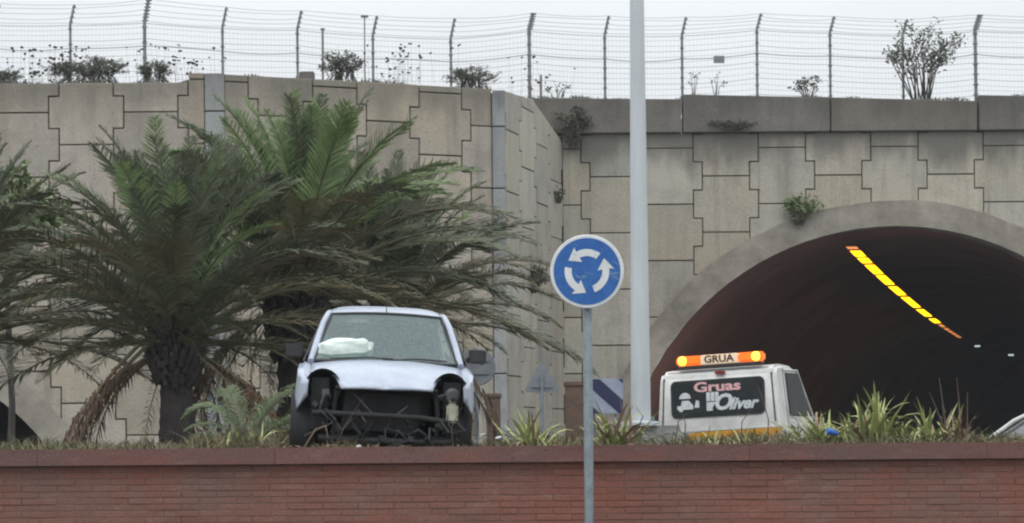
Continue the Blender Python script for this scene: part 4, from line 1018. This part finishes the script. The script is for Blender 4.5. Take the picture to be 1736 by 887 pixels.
        # engine bay
        mb = MB(); mb.box((0, .95, .55), (1.36, .04, .62)); mb.box((-.60, .60, .50), (.16, .55, .45)); mb.box((.60, .60, .50), (.16, .55, .45)); mb.obj('bulkhead', M['under'], root)
        mb = MB(); mb.box((-.04, .36, .44), (.70, .06, .34), rot=Euler((R(8), R(3), R(5))).to_matrix()); 
        mb.obj('radiator', M['under'], root, bevel=.01)
        mb = MB(); mb.tube([(-.66, .20, .42), (-.3, .13, .415), (0, .115, .41), (.3, .13, .405), (.62, .20, .37)], .024, 8); mb.obj('crash_beam', M['under'], root, smooth=True)
        mb = MB(); mb.tube([(-.46, .22, .64), (0, .18, .66), (.46, .22, .64)], .018, 8); mb.obj('upper_crossmember', M['under'], root, smooth=True)
        mb = MB(); mb.tube([(-.6, .22, .2), (0, .18, .19), (.6, .22, .2)], .03, 8); mb.obj('lower_crossmember', M['under'], root, smooth=True)
        rj = random.Random(4); jk = MB(); hs = MB()
        for k in range(34):
            x = rj.uniform(-.66, .66); z = rj.uniform(.18, .42) if k < 24 else rj.uniform(.3, .6); x = x if k < 24 else math.copysign(rj.uniform(.48, .66), x); y = rj.uniform(.14, .26)
            jk.box((x, y, z), (rj.uniform(.02, .10), rj.uniform(.01, .04), rj.uniform(.01, .06)), rot=Euler((rj.uniform(-.6, .6), rj.uniform(-.9, .9), rj.uniform(-.6, .6))).to_matrix())
        tag(jk.obj('broken_plastic', M['under'], root, bevel=.004, seg=1), kind='stuff')
        for k in range(16):
            x = rj.uniform(-.62, .62); z = rj.uniform(.28, .46); p0 = Vector((x, rj.uniform(.12, .2), z)); hs.tube([p0, p0+Vector((rj.uniform(-.12, .12), -.03, -.1)), p0+Vector((rj.uniform(-.2, .2), 0, rj.uniform(-.25, -.1)))], rj.uniform(.005, .012), 5)
        tag(hs.obj('hanging_wires', M['black'], root), kind='stuff')
        mb = MB(); mb.box((.1, .62, .52), (.62, .4, .36)); mb.box((-.28, .6, .6), (.26, .3, .22)); mb.obj('engine', M['under'], root, bevel=.04)
        for s in (-1, 1):
            mb = MB(); mb.lathe([(.165, -.10), (.16, .0), (.13, .08), (.06, .16), (.005, .17)], 22, 'Y', (s*.575, .34, .64), cap=False); mb.obj('headlight_bucket', M['under'], root, smooth=True)
            mb = MB(); mb.tube([(s*.46, .24, .2), (s*.47, .26, .45), (s*.45, .25, .62)], .02, 6); mb.obj('radiator_strut', M['under'], root)
        mb = MB(); mb.lathe([(.05, 0), (.075, .02), (.075, .10)], 16, 'Y', (.60, .25, .60)); mb.obj('lamp_reflector', M['metalD'], root, smooth=True)
        mb = MB(); mb.box((.60, .20, .455), (.105, .10, .17)); mb.box((.60, .20, .555), (.06, .06, .05)); mb.obj('washer_bottle', M['bottle'], root, bevel=.02, smooth=True)
        mb = MB(); mb.box((-.55, .22, .60), (.07, .05, .05)); mb.tube([(-.55, .2, .6), (-.585, .18, .5), (-.60, .2, .40)], .012, 6); mb.obj('wiring_loom', M['metalD'], root)
        mb = MB(); mb.tube([(-.3, .2, .6), (-.12, .14, .42), (.02, .16, .36), (.2, .2, .5)], .012, 6); mb.tube([(.2, .2, .25), (.3, .14, .3), (.42, .2, .22)], .014, 6); mb.obj('hose', M['black'], root, smooth=True)
    else:
        mb = MB(); mb.box((0, .06, .42), (1.46, .2, .42)); mb.obj('front_bumper', paint, root, bevel=.08, seg=3, smooth=True)
        mb = MB(); mb.box((0, -.03, .36), (.7, .06, .12)); mb.obj('grille', M['black'], root, bevel=.02)
        for s in (-1, 1):
            mb = MB(); mb.box((s*.56, .12, .66), (.28, .14, .16)); mb.obj('headlight', M['signw'], root, bevel=.04, smooth=True)
fc = P(652, 665, 22.35)
wk = empty('wrecked_car', (fc.x+.0, 22.2, 1.245), (0, R(2.5), R(4.0)), label='small white hatchback without bumper or headlights, smashed open front, airbag behind the windscreen', cat='car')
wk.scale = (1, 1, 1.045)
car(wk, True, M['paint'])

oc = empty('parked_car', (P(1742, 700, 35).x - 1.40*1.25, 35, .12), (0, 0, R(-84)), label='pale car at the right edge, only the curve of its roof showing above the planter', cat='car')
oc.scale = (1.25, 1.25, 1.25)
car(oc, False, M['truckp'])

# ------------------------------------------------------------------ tow truck
td = 38.6
tk = empty('tow_truck', (0, 0, 0), label='white tow truck cab seen from behind with amber light bar and lettered rear window', cat='truck')
YAW, RL = R(-22), R(-2.7)
rot = Matrix.Rotation(YAW, 4, 'Z') @ Matrix.Rotation(RL, 4, 'Y')
anchor = P(1216, 674, td); loc = Vector((0.0, 0, 2.02))      # window centre in truck space
tk.matrix_world = Matrix.Translation(anchor - (rot @ loc)) @ rot
def hwz(z): return 1.045 - .085*(z-1.2)
prof = [(0, .75), (.0, 1.5), (.05, 2.36), (.14, 2.47), (.5, 2.50), (1.05, 2.48), (1.30, 2.41), (1.95, 1.62), (2.35, 1.45), (2.85, 1.32), (2.95, .62), (.9, .62)]
mb = MB(); n = len(prof)
for s_ in (-1, 1):
    for y, z in prof: mb.v.append(Vector((s_*hwz(z), y, z)))
mb.f.append(tuple(range(n))); mb.f.append(tuple(range(n, 2*n))[::-1])
for k in range(n):
    j = (k+1) % n; mb.f.append((k, j, n+j, n+k))
cab = mb.obj('cab', M['truckp'], tk, bevel=.055, seg=3, smooth=True)
def rear(a, b, q):     # a across, b up, on the rear face
    return (a, .055*(b-1.5)/.88 - q if b > 1.5 else -q, b)
wcx, wcz = 0.0, 2.02
mb = MB(); mb.prism(rrect(1.53, .585, .09, 5, wcx, wcz), rear, .004, .018); mb.obj('window_seal', M['black'], tk)
mb = MB(); mb.prism(rrect(1.47, .53, .07, 5, wcx, wcz), rear, .019, .024); win = mb.obj('rear_window', M['tglass'], tk)
tilt = math.atan(.055/.88)
def ty(z, e=.027): return .055*(z-1.5)/.88 - e
rx = R(90) - tilt*1
text('lettering', 'Gruas', .21, M['pink'], win, (.0, ty(2.19), 2.19), (rx, 0, 0), bold=.006, sx=1.5)
text('lettering', 'O', .34, M['lettw'], win, (.07, ty(1.93), 1.935), (rx, 0, 0), shear=.3, bold=.012)
text('lettering', 'liver', .25, M['lettw'], win, (.40, ty(1.91), 1.905), (rx, 0, R(0)), shear=.4, bold=.009, sx=1.0)
# little tow-truck emblem and striped block left of the name
em = MB()
em.prism(arc(-.53, 2.03, .095, 0, 180, 8), rear, .026, .029); em.prism([(-.66, 1.86), (-.40, 1.86), (-.40, 1.92), (-.47, 2.0), (-.58, 2.0), (-.60, 1.92), (-.66, 1.92)], rear, .026, .029)
em.prism([(-.38, 1.88), (-.30, 1.88), (-.30, 1.98), (-.35, 2.0)], rear, .026, .029)
em.prism(arc(-.60, 1.86, .035, 0, 360, 10)[:-1], rear, .030, .033)
em.obj('emblem', M['lettw'], win)
sb_ = MB()
for k in range(3): sb_.prism([(-.18+.07*k, 1.97), (-.12+.07*k, 1.97), (-.12+.07*k, 2.11), (-.18+.07*k, 2.11)], rear, .026, .029)
sb_.prism([(-.18, 1.82), (-.08, 1.82), (-.08, 1.87), (-.05, 1.92), (.02, 1.92), (.02, 1.955), (-.18, 1.955)], rear, .026, .029)
sb_.obj('logo_block', M['lettw'], win)
mb = MB(); mb.prism(rrect(.16, .045,   .02, 3, .05, 2.41), rear, -.02, .03); mb.obj('brake_light', M['lampred'], tk)
mb = MB(); mb.prism([(-1.0, 1.32), (1.0, 1.32), (1.0, 1.50), (-.25, 1.50), (-1.0, 1.43)], rear, .002, .008); mb.obj('stripe', M['stripe'], tk)
mb = MB(); mb.prism([(-1.0, 1.508), (1.0, 1.508), (1.0, 1.53), (-1.0, 1.53)], rear, -.02, .014); mb.obj('body_rib', M['truckp'], tk)
mb = MB(); mb.prism([(-.93, 1.60), (-.905, 1.60), (-.86, 2.36), (-.885, 2.36)], rear, -.02, .007); mb.obj('panel_seam', M['metalD'], tk); mb = MB(); mb.prism([(.93, 1.60), (.905, 1.60), (.86, 2.36), (.885, 2.36)], rear, -.02, .007); mb.obj('panel_seam', M['metalD'], tk)
mb = MB(); mb.prism([(-.82, 2.44), (.82, 2.44), (.82, 2.452), (-.82, 2.452)], rear, -.05, -.035); mb.obj('gutter', M['black'], tk)
for s_ in (-1, 1):
    side = lambda a, b, q, s_=s_: (s_*(hwz(b)+q), a, b)
    mb = MB(); mb.prism([(.50, 1.68), (1.78, 1.68), (1.32, 2.36), (.55, 2.36)], side, .004, .012); mb.obj('side_window_seal', M['black'], tk)
    mb = MB(); mb.prism([(.54, 1.71), (1.70, 1.71), (1.29, 2.33), (.585, 2.33)], side, .013, .018); mb.obj('side_window', M['tglass'], tk)
    mb = MB(); mb.tube([(s_*(hwz(2.38)+.008), .45, 2.40), (s_*(hwz(2.40)+.008), 1.28, 2.41), (s_*(hwz(1.6)+.008), 1.92, 1.64)], .012, 5); mb.obj('rain_channel', M['truckp'], tk)
    mb = MB(); mb.prism([(.36, 1.0), (.372, 1.0), (.43, 2.42), (.418, 2.42)], side, -.02, .005); mb.prism([(1.86, 1.0), (1.872, 1.0), (1.872, 1.6), (1.86, 1.6)], side, -.02, .005); mb.obj('door_seam', M['black'], tk)
    mb = MB(); mb.box((s_*1.04, .55, 1.5), (.03, .16, .035)); mb.obj('door_handle', M['black'], tk, bevel=.008)
    if s_ < 0: mb = MB(); mb.tube([(s_*1.0, 1.75, 1.72), (s_*1.2, 1.8, 1.8)], .02, 6); mb.box((s_*1.24, 1.8, 1.88), (.16, .1, .3)); mb.obj('mirror', M['black'], tk, bevel=.03, smooth=True)
    mb = MB(); mb.prism([(.0, .9), (2.5, .9), (2.5, 1.0), (.0, 1.0)], side, .002, .007); mb.obj('side_stripe', M['stripe'], tk)
mb = MB(); mb.v = [Vector((-.82, 1.345, 2.42)), Vector((.82, 1.345, 2.42)), Vector((.90, 1.925, 1.67)), Vector((-.90, 1.925, 1.67))]; mb.f = [(0, 1, 2, 3)]; o = mb.obj('windscreen', M['tglass'], tk); o.location = (0, .012, .012)
# recovery bed behind the cab and chassis
mb = MB(); mb.box((0, -2.25, .86), (2.05, 4.3, .12)); mb.obj('bed', M['metalD'], tk, bevel=.02)
for s_ in (-1, 1):
    mb = MB(); mb.box((s_*1.04, -2.25, .92), (.06, 4.3, .18)); mb.obj('bed_rail', M['stripe'], tk, bevel=.01)
    mb = MB(); mb.box((s_*.42, -1.0, .66), (.12, 6.4, .2)); mb.obj('chassis_rail', M['black'], tk)
    for y in (1.95, -2.6): wheel(tk, s_*.86, y, .42, .40, .22)
mb = MB(); mb.box((0, -.35, 1.12), (1.5, .10, .5)); mb.obj('headboard', M['metalD'], tk, bevel=.02)
# light bar, a thing bolted on the roof: part of the truck
bar = empty('light_bar', (0, 0, 0)); bar.parent = tk; bar.location = (.02, .22, 2.53)
mb = MB(); mb.box((0, 0, .0), (1.36, .22, .03)); mb.obj('bar_base', M['metalD'], bar, bevel=.01)
mb = MB(); mb.box((0, 0, .095), (.60, .20, .15)); mb.obj('centre_panel', M['barw'], bar, bevel=.012)
for s_ in (-1, 1):
    mb = MB(); mb.box((s_*.505, 0, .095), (.40, .21, .15)); mb.obj('amber_lens', M['amber'], bar, bevel=.03, smooth=True)
    mb = MB(); mb.lathe([(.02, -.135), (.058, -.13), (.072, -.105), (.072, .08), (.05, .1)], 18, 'Y', (s_*.60, 0, .098)); mb.obj('beacon', M['beacon'], bar, smooth=True)
text('lettering', 'GRUA', .155, M['lettd'], bar, (0, -.104, .095), (R(90), 0, 0), bold=.004, sx=1.15)

# ------------------------------------------------------------------ thin volume added to lift the blacks, in place of windscreen glare
mb = MB(); mb.box((0, 270, 6.5), (760, 700, 15)); hz_ = mb.obj('haze', None)
hm = bpy.data.materials.new('black_lift_haze'); hm.use_nodes = True; hn = hm.node_tree.nodes
hn.remove(hn['Principled BSDF']); pv = hn.new('ShaderNodeVolumePrincipled')
pv.inputs['Color'].default_value = (.93, .96, 1, 1); pv.inputs['Density'].default_value = .0004
hm.node_tree.links.new(pv.outputs[0], hn['Material Output'].inputs['Volume'])
hz_.data.materials.append(hm); tag(hz_, kind='stuff')
